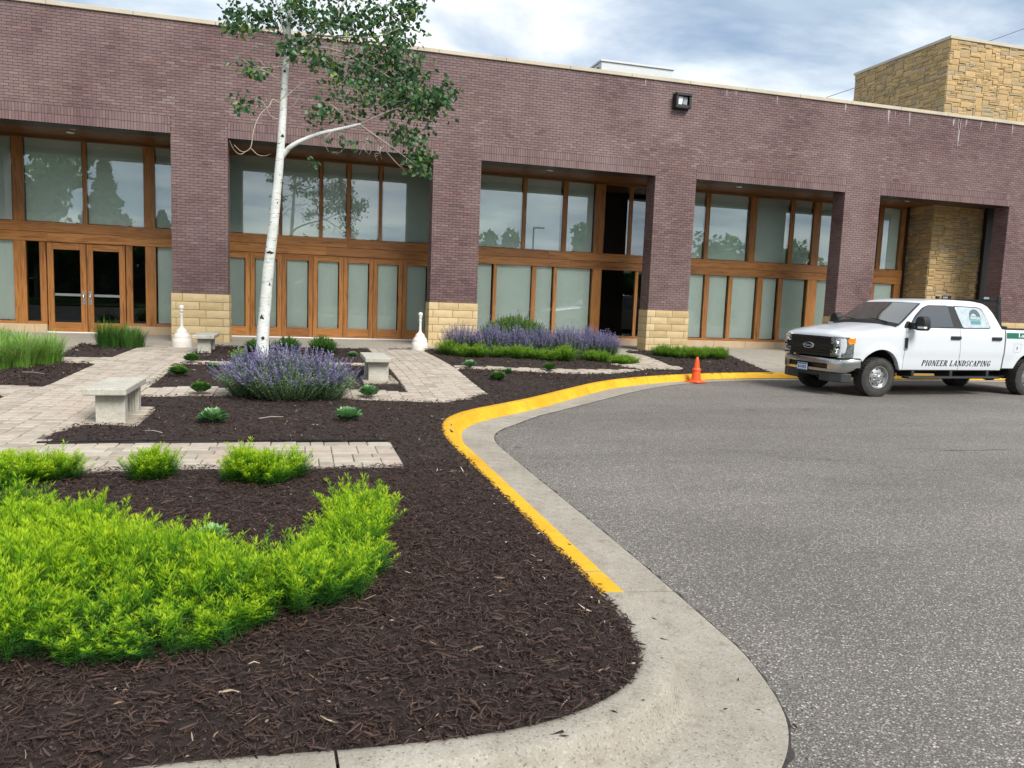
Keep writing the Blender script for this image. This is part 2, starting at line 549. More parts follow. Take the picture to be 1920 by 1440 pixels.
def pip(X, Y, poly):
    X = np.asarray(X, float); Y = np.asarray(Y, float)
    ins = np.zeros(X.shape, bool)
    n = len(poly)
    for i in range(n):
        x1, y1 = poly[i]; x2, y2 = poly[(i + 1) % n]
        c = ((y1 > Y) != (y2 > Y))
        with np.errstate(divide='ignore', invalid='ignore'):
            xi = (x2 - x1) * (Y - y1) / (y2 - y1 + 1e-12) + x1
        ins ^= c & (X < xi)
    return ins


def dpoly(X, Y, P):
    X = np.asarray(X, float); Y = np.asarray(Y, float)
    d = np.full(X.shape, 1e9)
    for a, b in zip(P[:-1], P[1:]):
        ab = (b[0] - a[0], b[1] - a[1]); l2 = ab[0] ** 2 + ab[1] ** 2 + 1e-12
        t = np.clip(((X - a[0]) * ab[0] + (Y - a[1]) * ab[1]) / l2, 0, 1)
        d = np.minimum(d, np.hypot(X - a[0] - t * ab[0], Y - a[1] - t * ab[1]))
    return d


def sstep(t):
    t = np.clip(t, 0, 1)
    return t * t * (3 - 2 * t)


def zg(X, Y):
    return -.2 + .2 * sstep((np.asarray(Y, float) - 5) / 12.5) * sstep(dpoly(X, Y, KB) / 3.0)


def vnoise(X, Y, s, seed=0):
    """smooth value noise in numpy"""
    X = np.asarray(X) / s; Y = np.asarray(Y) / s
    xi, yi = np.floor(X).astype(int), np.floor(Y).astype(int)
    fx, fy = X - xi, Y - yi
    fx, fy = fx * fx * (3 - 2 * fx), fy * fy * (3 - 2 * fy)
    h = lambda a, b: (np.sin((a * 127.1 + b * 311.7 + seed * 74.7)) * 43758.5453) % 1.0
    return (h(xi, yi) * (1 - fx) + h(xi + 1, yi) * fx) * (1 - fy) + (h(xi, yi + 1) * (1 - fx) + h(xi + 1, yi + 1) * fx) * fy


GARDEN = [tuple(p) for p in KBd] + [(40, 24), (-9, 24)]
PATHS = dict(
    stripA=[(-7, 7.0), (.95, 7.0), (.93, 8.12), (-7, 8.12)],
    plaza=[(-7, 8.12), (-2.38, 8.12), (-2.42, 8.67), (-2.25, 9.0), (-1.72, 9.05), (-1.70, 10.2), (-2.0, 10.5), (-2.1, 12.05), (-7, 12.05)],
    long_path=[(-3.42, 12.05), (-2.15, 12.05), (-2.13, 19.1), (-3.42, 19.1)],
    side_path=[(-7, 15.0), (-3.42, 14.75), (-3.42, 15.85), (-7, 15.85)],
    stripB=[(-2.1, 11.1), (2.0, 11.13), (1.65, 12.02), (-2.1, 12.02)],
    stripC=[(-2.15, 14.92), (1.65, 14.92), (1.65, 15.5), (-2.15, 15.5)],
    cross_path=[(1.65, 11.2), (2.1, 11.12), (2.6, 11.62), (3.0, 12.3), (3.0, 19.3), (1.62, 19.3)],
    stripD=[(2.95, 14.72), (3.3, 14.98), (4.73, 15.2), (5.9, 15.45), (6.5, 15.5), (7.75, 16.35), (7.85, 16.62), (6.3, 16.12), (4.84, 15.7), (2.95, 15.3)],
    east_path=[(6.85, 18.3), (7.2, 16.95), (7.83, 16.6), (9.09, 16.78), (8.85, 19.6), (7.3, 19.6)],
)
BED_EXTRA = [(-7, 10.8), (-3.68, 10.8), (-3.6, 11.0), (-3.75, 11.2), (-7, 11.25)]
SLAB = [[(-9, 19.05), (-3.42, 19.05), (1.6, 19.22), (3.2, 19.55), (7.3, 19.55), (8.9, 19.45), (9.0, 20.3), (10.4, 20.86), (12.15, 20.78), (11.72, 18.5), (11.43, 16.6), (40, 16.6), (40, 24), (-9, 24)],
        [(-9, 15.85), (-4.3, 15.85), (-4.75, 19.1), (-9, 19.1)]]


def in_path(X, Y):
    r = np.zeros(np.shape(X), bool)
    for p in PATHS.values(): r |= pip(X, Y, p)
    return r & ~pip(X, Y, BED_EXTRA)


def in_slab(X, Y):
    return pip(X, Y, SLAB[0]) | pip(X, Y, SLAB[1])


def in_garden(X, Y):
    return pip(X, Y, GARDEN)


def mulch_h(X, Y):
    bed = ~(in_path(X, Y) | in_slab(X, Y))
    base = .008 + .035 * vnoise(X, Y, .9, 3) + .018 * vnoise(X, Y, .25, 5)
    dk_ = dpoly(X, Y, KB)
    base = base * sstep(dk_ / .35 + .25)
    return np.where(bed, base, -.03)


def sheet(name, x0, x1, y0, y1, st, keep, zf, mat, kind='structure'):
    xs = np.arange(x0, x1 + st / 2, st); ys = np.arange(y0, y1 + st / 2, st)
    X, Y = np.meshgrid(xs, ys)
    Z = zf(X, Y)
    nx, ny = len(xs), len(ys)
    idx = np.arange(nx * ny).reshape(ny, nx)
    Q = np.stack([idx[:-1, :-1], idx[:-1, 1:], idx[1:, 1:], idx[1:, :-1]], -1).reshape(-1, 4)
    cx = (X[:-1, :-1] + st / 2).ravel(); cy = (Y[:-1, :-1] + st / 2).ravel()
    Q = Q[keep(cx, cy)]
    used = np.unique(Q); remap = -np.ones(nx * ny, int); remap[used] = np.arange(len(used))
    V = np.stack([X.ravel(), Y.ravel(), Z.ravel()], -1)[used]
    o = tri_object(name, V, remap[Q], mat)
    o.data.polygons.foreach_set('use_smooth', [True] * len(o.data.polygons))
    return tag(o, kind=kind)


# road: one sheet to the horizon; the lawn begins beyond it behind the camera
mb = MB(); mb.box(-400, 400, -14, 60, ROAD_Z - .5, ROAD_Z, skip=('b',))
tag(mb.build('road', M['asphalt']), kind='structure')
lawn_m = plain('mown_lawn', (.045, .105, .018), .9, spec=.1, var=.35, vscale=1.4)
mb = MB(); mb.box(-400, 400, -500, -14.0, ROAD_Z - .5, ROAD_Z + .12, skip=('b',))
tag(mb.build('lawn', lawn_m), kind='structure')

# soil under mulch, concrete walk, sand bed under the pavers
keepg = lambda x, y: in_garden(x, y) | (dpoly(x, y, KB) < .06)
sheet('garden_soil', -7.6, 13.6, 2.44, 21.6, .08, lambda x, y: keepg(x, y) & ~(pip(x, y, SLAB[0]) & (dpoly(x, y, SLAB[0]) > .1) & (x > 12.5)),
      lambda X, Y: zg(X, Y) + mulch_h(X, Y) - .012, M['soil'])
sheet('concrete_walk', -9, 40, 15.8, 24, .1, lambda x, y: in_slab(x, y) & in_garden(x, y), lambda X, Y: zg(X, Y) + .004, M['slab'])
sheet('paver_base', -7, 9.2, 6.9, 19.5, .08, lambda x, y: in_path(x, y) & ~in_slab(x, y), lambda X, Y: zg(X, Y) + .002, M['sand'])

# ------------------------------------------------------------------ kerb in cast sections
kerb = tag(empty('kerb'), kind='structure')


def kerb_ring(i):
    b, o = KBd[i], KOd[i]
    d = np.array(o) - np.array(b); w = np.linalg.norm(d); d = d / w
    g0 = min(.24, w * .42)
    prof = [(-.03, -.62), (-.03, -.215), (-.012, -.197), (.02, -.192), (.095, -.192), (.125, -.200), (.145, -.220), (.175, -.285), (.195, -.318), (g0, -.330), (w * .72, -.338), (w, -.344), (w, -.5)]
    return [(b[0] + d[0] * u, b[1] + d[1] * u, z) for u, z in prof]


arc = np.concatenate([[0], np.cumsum(np.linalg.norm(np.diff(KBd, axis=0), axis=1))])
yel_from = next(i for i in range(len(KBd)) if KBd[i][0] > 1.5 and KBd[i][1] > 3.74)
cuts, nxt = [0], 3.2
for i in range(1, len(arc)):
    if arc[i] > nxt:
        cuts.append(i); nxt = arc[i] + 2.6
cuts.append(len(arc) - 1)
# make the paint start a little way along, as in the photo, independent of joints
for a, b in zip(cuts[:-1], cuts[1:]):
    if b - a < 1: continue
    mb = MB()
    idx = list(range(a, b + 1))
    rings = [kerb_ring(i) for i in idx]
    # 9 mm open joint at the far end of each section
    last, prev = np.array(rings[-1]), np.array(rings[-2])
    L_ = np.linalg.norm(last[5] - prev[5])
    rings[-1] = [tuple(q) for q in (last + (prev - last) * min(.5, .012 / max(L_, 1e-6)))]
    n = len(rings[0])
    for k in range(len(rings) - 1):
        vs_ = list(rings[k]) + list(rings[k + 1])
        for j in range(n - 1):
            painted = idx[k] >= yel_from and 1 <= j <= 8
            mb.add([vs_[j], vs_[j + 1], vs_[n + j + 1], vs_[n + j]], [(0, 1, 2, 3)], 1 if painted else 0)
    mb.add(rings[0], [tuple(range(n))[::-1]]); mb.add(rings[-1], [tuple(range(n))])
    mb.build('kerb_section', [M['kerb'], M['yellow']], kerb, smooth=50, fix=True)

# dirt and crumbled edge where the asphalt meets the gutter
dirt_m = plain('gutter_dirt', (.035, .031, .027), .95, var=.5, vscale=25)
mb = MB()
N_ = len(KOd)
rows = []
for i in range(0, N_):
    for s in range(14):
        t = s / 14.0
        if i == N_ - 1: break
        o = KOd[i] * (1 - t) + KOd[i + 1] * t
        b = KBd[i] * (1 - t) + KBd[i + 1] * t
        d = (o - b) / np.linalg.norm(o - b)
        w = .002 + .030 * float(vnoise(o[0] * 1.0, o[1] * 1.0, .07, 9)) ** 3 + .012 * float(vnoise(o[0], o[1], .5, 12)) ** 2
        rows.append([(o[0], o[1], ROAD_Z + .006), (o[0] + d[0] * w, o[1] + d[1] * w, ROAD_Z + .004)])
mb.grid(rows)
tag(mb.build('gutter_dirt', dirt_m), kind='stuff')

# grit and small stones washed up against the gutter
n = 2600
ii = rng.uniform(0, len(KOd) - 60, n); i0 = ii.astype(int); fr = (ii - i0)[:, None]
O_ = KOd[i0] * (1 - fr) + KOd[i0 + 1] * fr; B_ = KBd[i0] * (1 - fr) + KBd[i0 + 1] * fr
dd = (O_ - B_) / np.linalg.norm(O_ - B_, axis=1)[:, None]
Pg = O_ + dd * (np.abs(rng.normal(0, .10, n)) - .01)[:, None]
s_ = rng.uniform(.002, .0065, n)
q = np.array([(1, 0, 0), (-.5, .87, 0), (-.5, -.87, 0), (.1, .1, .9)])
rot = rng.uniform(0, 6.28, n)
V = np.stack([Pg[:, :1] + s_[:, None] * (q[None, :, 0] * np.cos(rot)[:, None] - q[None, :, 1] * np.sin(rot)[:, None]), Pg[:, 1:] + s_[:, None] * (q[None, :, 0] * np.sin(rot)[:, None] + q[None, :, 1] * np.cos(rot)[:, None]), ROAD_Z + .001 + s_[:, None] * q[None, :, 2]], -1).reshape(-1, 3)
T = (np.arange(n)[:, None, None] * 4 + np.array([(0, 1, 3), (1, 2, 3), (2, 0, 3)])[None]).reshape(-1, 3)
tag(tri_object('gutter_grit', V, T, mat_tone('grit', [(0, (.03, .028, .025)), (.6, (.12, .11, .10)), (1, (.42, .39, .34))]), None, np.repeat(rng.random(n), 3)), kind='stuff')

# hairline cracks that wander across the asphalt
mb = MB()
for (x0, y0, x1, y1, w0) in [(2.9, 9.6, 7.9, 6.4, .006), (3.6, 8.0, 6.2, 6.0, .0035), (6.0, 8.6, 11.5, 7.2, .007), (8.5, 10.6, 14.0, 9.0, .005)]:
    n = 60; P_ = []
    for i in range(n + 1):
        t = i / n
        j = .22 * (float(vnoise(t * 9, x0, 1.0, 2)) - .5) + .08 * (float(vnoise(t * 31, y0, 1.0, 4)) - .5)
        P_.append((x0 + (x1 - x0) * t + j * .7, y0 + (y1 - y0) * t + j))
    rr = []
    for i, (px, py) in enumerate(P_):
        w = w0 * (.35 + float(vnoise(i * .4, 0, 1.0, 7))) * math.sin(PI * min(1, max(0.02, i / n)))
        rr.append([(px, py - w, ROAD_Z + .004), (px, py + w, ROAD_Z + .004)])
    mb.grid(rr)
tag(mb.build('road_crack', plain('crack', (.055, .052, .05), .95)), kind='stuff')

# black plastic edging along the front of the bench bed
mb = MB()
xs = np.linspace(-2.42, .93, 40)
rows = []
for x in xs:
    y = 8.165 + .012 * math.sin(x * 2.3)
    z = float(zg(x, y))
    rows.append([(x, y - .012, z - .05), (x, y - .014, z + .030), (x, y, z + .038), (x, y + .012, z + .030), (x, y + .010, z - .05)])
mb.grid(rows)
tag(mb.build('lawn_edging', plain('black_edging', (.009, .009, .010), .8, spec=.15), smooth=60), 'black plastic edging strip between front paver strip and bench bed', 'edging')

# ------------------------------------------------------------------ pavers
pav = tag(empty('paving'), kind='structure')
PW = .19
cands = []          # x, y, w, l, along


def lay(x0, x1, y0, y1, rows_along_x, test):
    if rows_along_x:
        y = y0
        while y < y1 - .05:
            x = x1
            while x > x0:
                l = random.choice((.135, .19, .19, .255, .255))
                cands.append((x - l / 2, y + PW / 2, l, PW, test)); x -= l
            y += PW
    else:
        x = x0
        while x < x1 - .05:
            y = y0 - random.random() * .3
            while y < y1:
                l = random.choice((.135, .19, .19, .255, .255))
                cands.append((x + PW / 2, y + l / 2, PW, l, test)); y += l
            x += PW


lay(-7, .95, 7.0, 8.1, True, 'stripA')
lay(-7.05, -1.6, 8.12, 12.05, False, 'plaza')
lay(-3.42, -2.12, 12.05, 19.1, False, 'long_path')
lay(-7, -3.42, 14.9, 15.85, False, 'side_path')
lay(-2.1, 1.65, 11.1, 12.0, False, 'stripB')
lay(-2.15, 1.65, 14.92, 15.5, True, 'stripC')
lay(1.65, 3.0, 11.0, 19.3, False, 'cross_path')
lay(2.95, 7.9, 14.6, 16.7, True, 'stripD')
lay(6.85, 9.1, 16.5, 19.6, False, 'east_path')
C = np.array([(c[0], c[1], c[2], c[3]) for c in cands])
ok = np.zeros(len(C), bool)
names = np.array([c[4] for c in cands])
for nm in set(names):
    s = names == nm
    ok[s] = pip(C[s, 0], C[s, 1], PATHS[nm])
ok &= ~pip(C[:, 0], C[:, 1], BED_EXTRA) & ~in_slab(C[:, 0], C[:, 1])
C = C[ok]
order = np.argsort(np.hypot(C[:, 0], C[:, 1]) + np.where(C[:, 0] < -.36 * C[:, 1] + .3, 30, 0))
C = C[order]
CZ = zg(C[:, 0], C[:, 1])


def paver_geo(w, l):
    g, c, t = .0032, .007, .042
    a, b = w / 2 - g, l / 2 - g
    v = [(-a, -b, -.02), (a, -b, -.02), (a, b, -.02), (-a, b, -.02), (-a, -b, t - c), (a, -b, t - c), (a, b, t - c), (-a, b, t - c),
         (-a + c, -b + c, t), (a - c, -b + c, t), (a - c, b - c, t), (-a + c, b - c, t)]
    f = [(0, 1, 5, 4), (1, 2, 6, 5), (2, 3, 7, 6), (3, 0, 4, 7), (4, 5, 9, 8), (5, 6, 10, 9), (6, 7, 11, 10), (7, 4, 8, 11), (8, 9, 10, 11)]
    return v, f


pm = {}
rest = MB()
for i, (x, y, w, l) in enumerate(C):
    z = CZ[i] - .022 + random.uniform(-.003, .003)
    if i < 300:
        key = (round(w, 3), round(l, 3), random.randrange(7))
        if key not in pm:
            mb = MB(); v, f = paver_geo(w, l); mb.add(v, f, 0, random.random()); pm[key] = mb.mesh('paver', M['paver'])
        o = bpy.data.objects.new('paver', pm[key]); o.location = (x, y, z)
        o.rotation_euler = (random.uniform(-.012, .012), random.uniform(-.012, .012), random.uniform(-.012, .012))
        link(o, pav)
    else:
        v, f = paver_geo(w, l)
        rest.add([(p[0] + x, p[1] + y, p[2] + z) for p in v], f, 0, random.random())
tag(rest.build('far_pavers', M['paver'], pav), kind='stuff')

# ------------------------------------------------------------------ shredded bark mulch
def chip_points(n, x0, x1, y0, y1, dens_fn):
    X = rng.uniform(x0, x1, n); Y = rng.uniform(y0, y1, n)
    k = rng.random(n) < dens_fn(X, Y)
    X, Y = X[k], Y[k]
    edge = .045 * (vnoise(X, Y, .15, 21) - .5) + rng.normal(0, .012, len(X))
    kk = pip(X, Y, GARDEN) & ~in_slab(X + edge, Y + edge)
    X, Y, edge = X[kk], Y[kk], edge[kk]
    p = in_path(X + edge, Y + edge)
    X, Y = X[~p], Y[~p]
    front = (Y < 8.15) | (Y > 8.19) | (X > .95) | (X < -2.45)
    return X[front], Y[front]


def chips(X, Y, lmin, lmax, wmin, wmax):
    n = len(X)
    l = lmin + (lmax - lmin) * rng.random(n) ** 2.2
    w = wmin + (wmax - wmin) * rng.random(n) ** 1.5
    t = w * rng.uniform(.25, .6, n)
    a = rng.uniform(0, PI, n)
    tilt = rng.normal(0, .26, n); roll = rng.normal(0, .5, n)
    bend = rng.normal(0, .10, n) * l
    Z = zg(X, Y) + mulch_h(X, Y) + rng.uniform(-.004, .020, n)
    ux = np.stack([np.cos(a) * np.cos(tilt), np.sin(a) * np.cos(tilt), np.sin(tilt)], -1)
    vx = np.stack([-np.sin(a) * np.cos(roll), np.cos(a) * np.cos(roll), np.sin(roll)], -1)
    wx = np.cross(ux, vx)
    P0 = np.stack([X, Y, Z], -1)
    # splinter: pointed-ish bar in two bent halves
    loc = [(-.5, .30, 0), (-.5, -.30, 0), (0, .5, 1), (0, -.5, 1), (.5, .22, 0), (.5, -.22, 0), (0, .45, -1), (0, -.45, -1)]
    V = []
    for (u, v, h) in loc:
        mid = 1.0 if abs(u) < .1 else 0.0
        V.append(P0 + ux * (u * l)[:, None] + vx * (v * w + mid * bend)[:, None] + wx * (h * t * .5)[:, None])
    V = np.stack(V, 1).reshape(-1, 3)
    base = np.array([(1, 3, 2, 0), (3, 5, 4, 2), (0, 2, 6, 6), (1, 7, 3, 3), (2, 4, 6, 6), (3, 7, 5, 5)])
    tris = np.array([(1, 3, 2), (1, 2, 0), (3, 5, 4), (3, 4, 2), (0, 2, 6), (1, 7, 3), (2, 4, 6), (3, 7, 5)])
    T = (np.arange(n)[:, None, None] * 8 + tris[None]).reshape(-1, 3)
    tn = rng.random(n)
    big = l > np.quantile(l, .93)
    tn = np.where(big & (tn < .985), .45 + .40 * rng.random(n), tn)
    return V, T, np.repeat(tn, 8)


near = chip_points(80000, -2.2, 1.75, 2.55, 7.1, lambda X, Y: np.clip(1.25 - (Y - 2.6) * .17, .3, 1))
mid = chip_points(80000, -4.5, 7.6, 7.0, 15.0, lambda X, Y: np.clip(1.15 - (Y - 7) * .085, .25, 1))
far = chip_points(36000, -6, 12.2, 11.0, 21.0, lambda X, Y: np.where((Y > 14) | (X < -3), .9, 0))
parts = [chips(*near, .012, .085, .003, .011), chips(*mid, .018, .09, .005, .014), chips(*far, .035, .12, .010, .022)]
off = 0; VV, TT, NN = [], [], []
for V, T, t in parts:
    VV.append(V); TT.append(T + off); NN.append(t); off += len(V)
tag(tri_object('mulch', np.vstack(VV), np.vstack(TT), M['chips'], None, np.concatenate(NN)), 'dark brown shredded bark mulch covering the planting beds', kind='stuff')

# stray chips that fell on the kerb and gutter
Xs = np.array([1.72, 1.70, 1.78, 1.20, .95, 2.0, 1.95, 2.02, 1.75, 1.66, 1.30, 1.72, 1.69]); Ys = np.array([4.6, 3.2, 2.75, 2.62, 2.5, 3.0, 2.75, 2.6, 3.4, 3.9, 2.72, 6.2, 9.0])
V, T, t = chips(Xs, Ys, .025, .06, .006, .012)
zk = np.array([-.186, -.186, -.325, -.19, -.186, -.330, -.33, -.332, -.188, -.186, -.188, -.187, -.187])
V[:, 2] += np.repeat(zk - (zg(Xs, Ys) + mulch_h(Xs, Ys)) - .008, 8)
tag(tri_object('stray_bark', V, T, M['chips'], None, t * .6), 'few dark bark chips spilled onto the concrete kerb', kind='stuff')

# ================================================================== THE BUILDING
bld = thing('brick_building', 'long low purple brick building with wood framed glass bays behind brick pillars', 'building')
FY, JD, GY = 20.78, 0.57, 23.5            # brick face, pillar depth, glass wall
PX0, PP, PWD = -3.065, 6.4723, 1.3114
BH, BL = 0.0677, 0.2032                   # brick course and module
ZS = 1.22                                 # top of the stone base
ZH = ZS + 57 * BH                         # underside of the lintel
ZT = ZS + 96 * BH                         # top of the brick
XL, XR = -13.0, 34.0
pil = [(PX0 + PP * i, PX0 + PP * i + PWD) for i in range(-1, 6)]

# mortar backing: wall band over the bays and the shafts
mb = MB()
mb.box(XL, XR, FY + .008, FY + JD, ZH + .004, ZT)
for a, b in pil:
    mb.box(a + .008, b - .008, FY + .010, FY + JD - .002, ZS, ZH + .004)
wall = mb.build('brick_wall', M['mortar'], bld)

fr_b, sd_b, so_b = [], [], []             # front, side, soldier bricks


def courses(xa, xb, k0, k1, hit=None):
    for k in range(k0, k1):
        z = ZS + k * BH
        x = math.floor((xa) / BL) * BL - (BL / 2 if k % 2 else 0)
        while x < xb:
            u, v = max(x, xa), min(x + BL, xb)
            x += BL
            if v - u < .03: continue
            yield u, v, z


for a, b in pil:
    for u, v, z in courses(a, b, 0, 63): fr_b.append((u, v, z, z + BH))
gaps = [(XL, pil[0][0])] + [(pil[i][1], pil[i + 1][0]) for i in range(len(pil) - 1)] + [(pil[-1][1], XR)]
for a, b in gaps:
    n = max(1, round((b - a) / BH))
    for r_ in range(2):
        z = ZH + r_ * 3 * BH
        for j in range(n):
            so_b.append((a + (b - a) * j / n, a + (b - a) * (j + 1) / n, z, z + 3 * BH))
for u, v, z in courses(XL, XR, 63, 96): fr_b.append((u, v, z, z + BH))
G = .0048


def brick_front(u, v, z0, z1, d):
    y0, y1 = FY - d, FY + .03
    a, b, c, e = u + G, v - G, z0 + G, z1 - G
    vs_ = [(a, y0, c), (b, y0, c), (b, y0, e), (a, y0, e), (a, y1, c), (b, y1, c), (b, y1, e), (a, y1, e)]
    return vs_, [(0, 1, 2, 3), (4, 0, 3, 7), (1, 5, 6, 2), (3, 2, 6, 7), (4, 5, 1, 0)]


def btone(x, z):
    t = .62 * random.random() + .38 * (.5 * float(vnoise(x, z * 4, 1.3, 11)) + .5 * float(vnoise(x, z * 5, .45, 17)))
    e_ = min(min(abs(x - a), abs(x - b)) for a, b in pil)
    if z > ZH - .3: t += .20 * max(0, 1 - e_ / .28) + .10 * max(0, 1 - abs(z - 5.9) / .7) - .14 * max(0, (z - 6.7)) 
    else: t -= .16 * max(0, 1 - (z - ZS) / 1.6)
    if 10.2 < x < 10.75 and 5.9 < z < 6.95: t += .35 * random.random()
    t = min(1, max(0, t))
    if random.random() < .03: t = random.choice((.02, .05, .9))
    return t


allb = [(b, 's') for b in so_b] + [(b, 'f') for b in fr_b]
dist = [((b[0] + b[1]) / 2 + .5) ** 2 + (b[2] - 1.4) ** 2 * (9 if b[2] > 6.6 else 1) + (400 if b[0] < -5.6 else 0) for b, _ in allb]
near_i = set(np.argsort(dist)[:300].tolist())
bm_cache = {}
rest = MB()
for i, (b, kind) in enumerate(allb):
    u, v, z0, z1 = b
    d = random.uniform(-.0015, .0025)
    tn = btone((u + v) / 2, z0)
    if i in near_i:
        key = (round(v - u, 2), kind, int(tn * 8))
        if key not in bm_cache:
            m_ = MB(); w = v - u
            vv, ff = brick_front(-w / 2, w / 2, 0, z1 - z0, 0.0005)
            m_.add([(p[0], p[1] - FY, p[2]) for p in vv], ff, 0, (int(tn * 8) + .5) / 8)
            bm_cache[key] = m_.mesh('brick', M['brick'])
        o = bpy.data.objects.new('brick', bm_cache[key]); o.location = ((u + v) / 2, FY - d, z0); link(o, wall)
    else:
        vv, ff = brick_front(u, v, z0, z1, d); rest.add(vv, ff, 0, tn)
# side faces of the shafts (the left faces are the ones the path side sees)
for (a, b) in pil:
    for side, X, sg in ((0, a, -1), (1, b, 1)):
        for k in range(57):
            z = ZS + k * BH
            y = FY - (BL / 2 if k % 2 == 0 else 0)
            while y < FY + JD:
                u, v = max(y, FY + .004), min(y + BL, FY + JD); y += BL
                if v - u < .03: continue
                d = random.uniform(-.0015, .0025)
                x0, x1 = X + sg * d, X - sg * .03
                p = [(x0, u + G, z + G), (x0, v - G, z + G), (x0, v - G, z + BH - G), (x0, u + G, z + BH - G), (x1, u + G, z + G), (x1, v - G, z + G), (x1, v - G, z + BH - G), (x1, u + G, z + BH - G)]
                f = [(0, 1, 2, 3), (4, 0, 3, 7), (1, 5, 6, 2), (3, 2, 6, 7), (4, 5, 1, 0)]
                if sg < 0: f = [q[::-1] for q in f]
                rest.add(p, f, 0, btone(X + y, z))
tag(rest.build('far_bricks', M['brick'], wall), kind='stuff')

# pale lime streaks under the coping at the tower end
mb = MB()
for x, l, w in [(12.0, .30, .012), (12.3, .22, .010), (13.7, .35, .012), (16.1, .28, .02), (17.7, .55, .025), (17.95, .26, .012), (18.5, .55, .02), (20.2, .30, .05), (20.45, .95, .05), (20.7, .35, .02), (21.3, .35, .018), (21.9, .30, .015), (22.6, .4, .02), (23.2, .3, .015), (9.4, .2, .02), (-1.5, .15, .015)]:
    for s in range(3):
        xx = x + random.uniform(-.04, .04) * (s > 0); ll = l * (1 if s == 0 else random.uniform(.3, .7)); ww = w * (1 if s == 0 else .4)
        mb.add([(xx - ww, FY - .0045, ZT - .01), (xx + ww, FY - .0045, ZT - .01), (xx + ww * .5, FY - .0045, ZT - ll * .6), (xx + ww * .1, FY - .0045, ZT - ll), (xx - ww * .6, FY - .0045, ZT - ll * .5)], [(4, 3, 2, 1, 0)])
tag(mb.build('lime_streak', plain('lime_stain', (.42, .36, .36), .9, var=.3, vscale=20), wall), kind='stuff')

# coping stones
x = XL
while x < XR:
    l = 1.83
    mb = MB(); mb.box(x + .004, x + l - .004, FY - .045, FY + JD + .05, ZT, ZT + .10)
    mb.build('coping_stone', M['coping'], bld, bevel=.006, segs=1); x += l
mb = MB(); mb.box(XL, XR, FY + JD, 36, ZT - .35, ZT - .15)
mb.build('flat_roof', plain('roof_gravel', (.20, .19, .18), .95), bld)


# rock-faced stone blocks
def rock_block(w, h, d, nu, nv, amp, seed):
    """block w x h, face toward -y at 0, body back to +d"""
    r = random.Random(seed)
    V, F = [], []
    for j in range(nv + 1):
        for i in range(nu + 1):
            e = (i in (0, nu)) or (j in (0, nv))
            y = 0.0 if e else -amp * r.uniform(.25, 1.0)
            V.append((-w / 2 + w * i / nu + (0 if e else r.uniform(-.12, .12) * w / nu), y, h * j / nv + (0 if e else r.uniform(-.15, .15) * h / nv)))
    for j in range(nv):
        for i in range(nu):
            a = j * (nu + 1) + i
            F.append((a, a + 1, a + nu + 2, a + nu + 1))
    b = len(V)
    V += [(-w / 2, d, 0), (w / 2, d, 0), (w / 2, d, h), (-w / 2, d, h)]
    c = [0, nu, (nv + 1) * (nu + 1) - 1, nv * (nu + 1)]
    F.append(tuple(list(range(0, nu + 1))[::-1] + [b, b + 1]))
    F.append(tuple(list(range(nv * (nu + 1), (nv + 1) * (nu + 1))) + [b + 2, b + 3]))
    F.append(tuple([j * (nu + 1) for j in range(nv + 1)] + [b + 3, b]))
    F.append(tuple([j * (nu + 1) + nu for j in range(nv + 1)][::-1] + [b + 1, b + 2]))
    return V, F


CB = .2032
for pi, (a, b) in enumerate(pil):
    base = MB(); base.box(a + .006, b - .006, FY + .004, FY + JD - .004, -.05, ZS)
    basem = base.build('stone_base', M['stone_joint'], bld)
    for c in range(6):
        z = c * CB
        a1, b1 = a - .028, b + .028
        W_ = b1 - a1
        cuts_ = [0, .27, .27 + .545, W_] if c % 2 else [0, .10, .10 + .545, .10 + 1.09, W_]
        if c % 2 == 0: cuts_ = [0, .115, .66, 1.22, W_]
        for u, v in zip(cuts_[:-1], cuts_[1:]):
            w = v - u - .010
            V, F = rock_block(w, CB - .010, .06, 5 if w > .3 else 2, 3, .020, pi * 100 + c * 10 + int(u * 7))
            m_ = MB(); m_.add(V, F, 0, random.random())
            o = m_.build('stone_block', M['stone'], basem, smooth=25); o.location = (a1 + (u + v) / 2, FY - .028, z + .005)
        for X, rz in ((a - .028, -PI / 2), (b + .028, PI / 2)):
            if X < 0 and rz < 0 and pi < 1: continue
            D_ = JD + .02
            cs = [0.04, .30, D_] if c % 2 else [0.04, D_ * .62, D_]
            for u, v in zip(cs[:-1], cs[1:]):
                w = v - u - .008
                V, F = rock_block(w, CB - .010, .05, 3, 3, .014, pi * 77 + c * 13 + int(u * 9))
                m_ = MB(); m_.add(V, F, 0, random.random())
                o = m_.build('stone_block', M['stone'], basem, smooth=25)
                o.location = (X, FY - .028 + (u + v) / 2, z + .005); o.rotation_euler = (0, 0, rz)

# ------------------------------------------------------------------ recess: soffit, glass wall, doors
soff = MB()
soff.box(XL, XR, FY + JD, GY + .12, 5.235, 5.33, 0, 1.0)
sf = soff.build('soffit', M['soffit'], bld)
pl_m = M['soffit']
y = FY + JD + .004
while y < GY - .05:
    m_ = MB()
    w = .118
    for (a, b) in [(pil[i][1] - .2, pil[i + 1][0] + .2) for i in range(1, 5)] + [(pil[0][1], pil[1][0] + .2)]:
        for x0, x1 in ((a, a + (b - a) * .48), (a + (b - a) * .48, b)):
            m_.box(x0 + .012, x1 - .012, y, y + w - .008, 5.221, 5.236, 0, 1.0)
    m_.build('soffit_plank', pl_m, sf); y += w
m_ = MB(); m_.box(XL, XR, FY + .03, FY + JD - .01, ZH - .006, ZH + .004)
m_.build('lintel_plate', M['bronze'], bld)
m_ = MB(); m_.box(XL, XR, FY + JD, FY + JD + .02, ZH, 5.235)
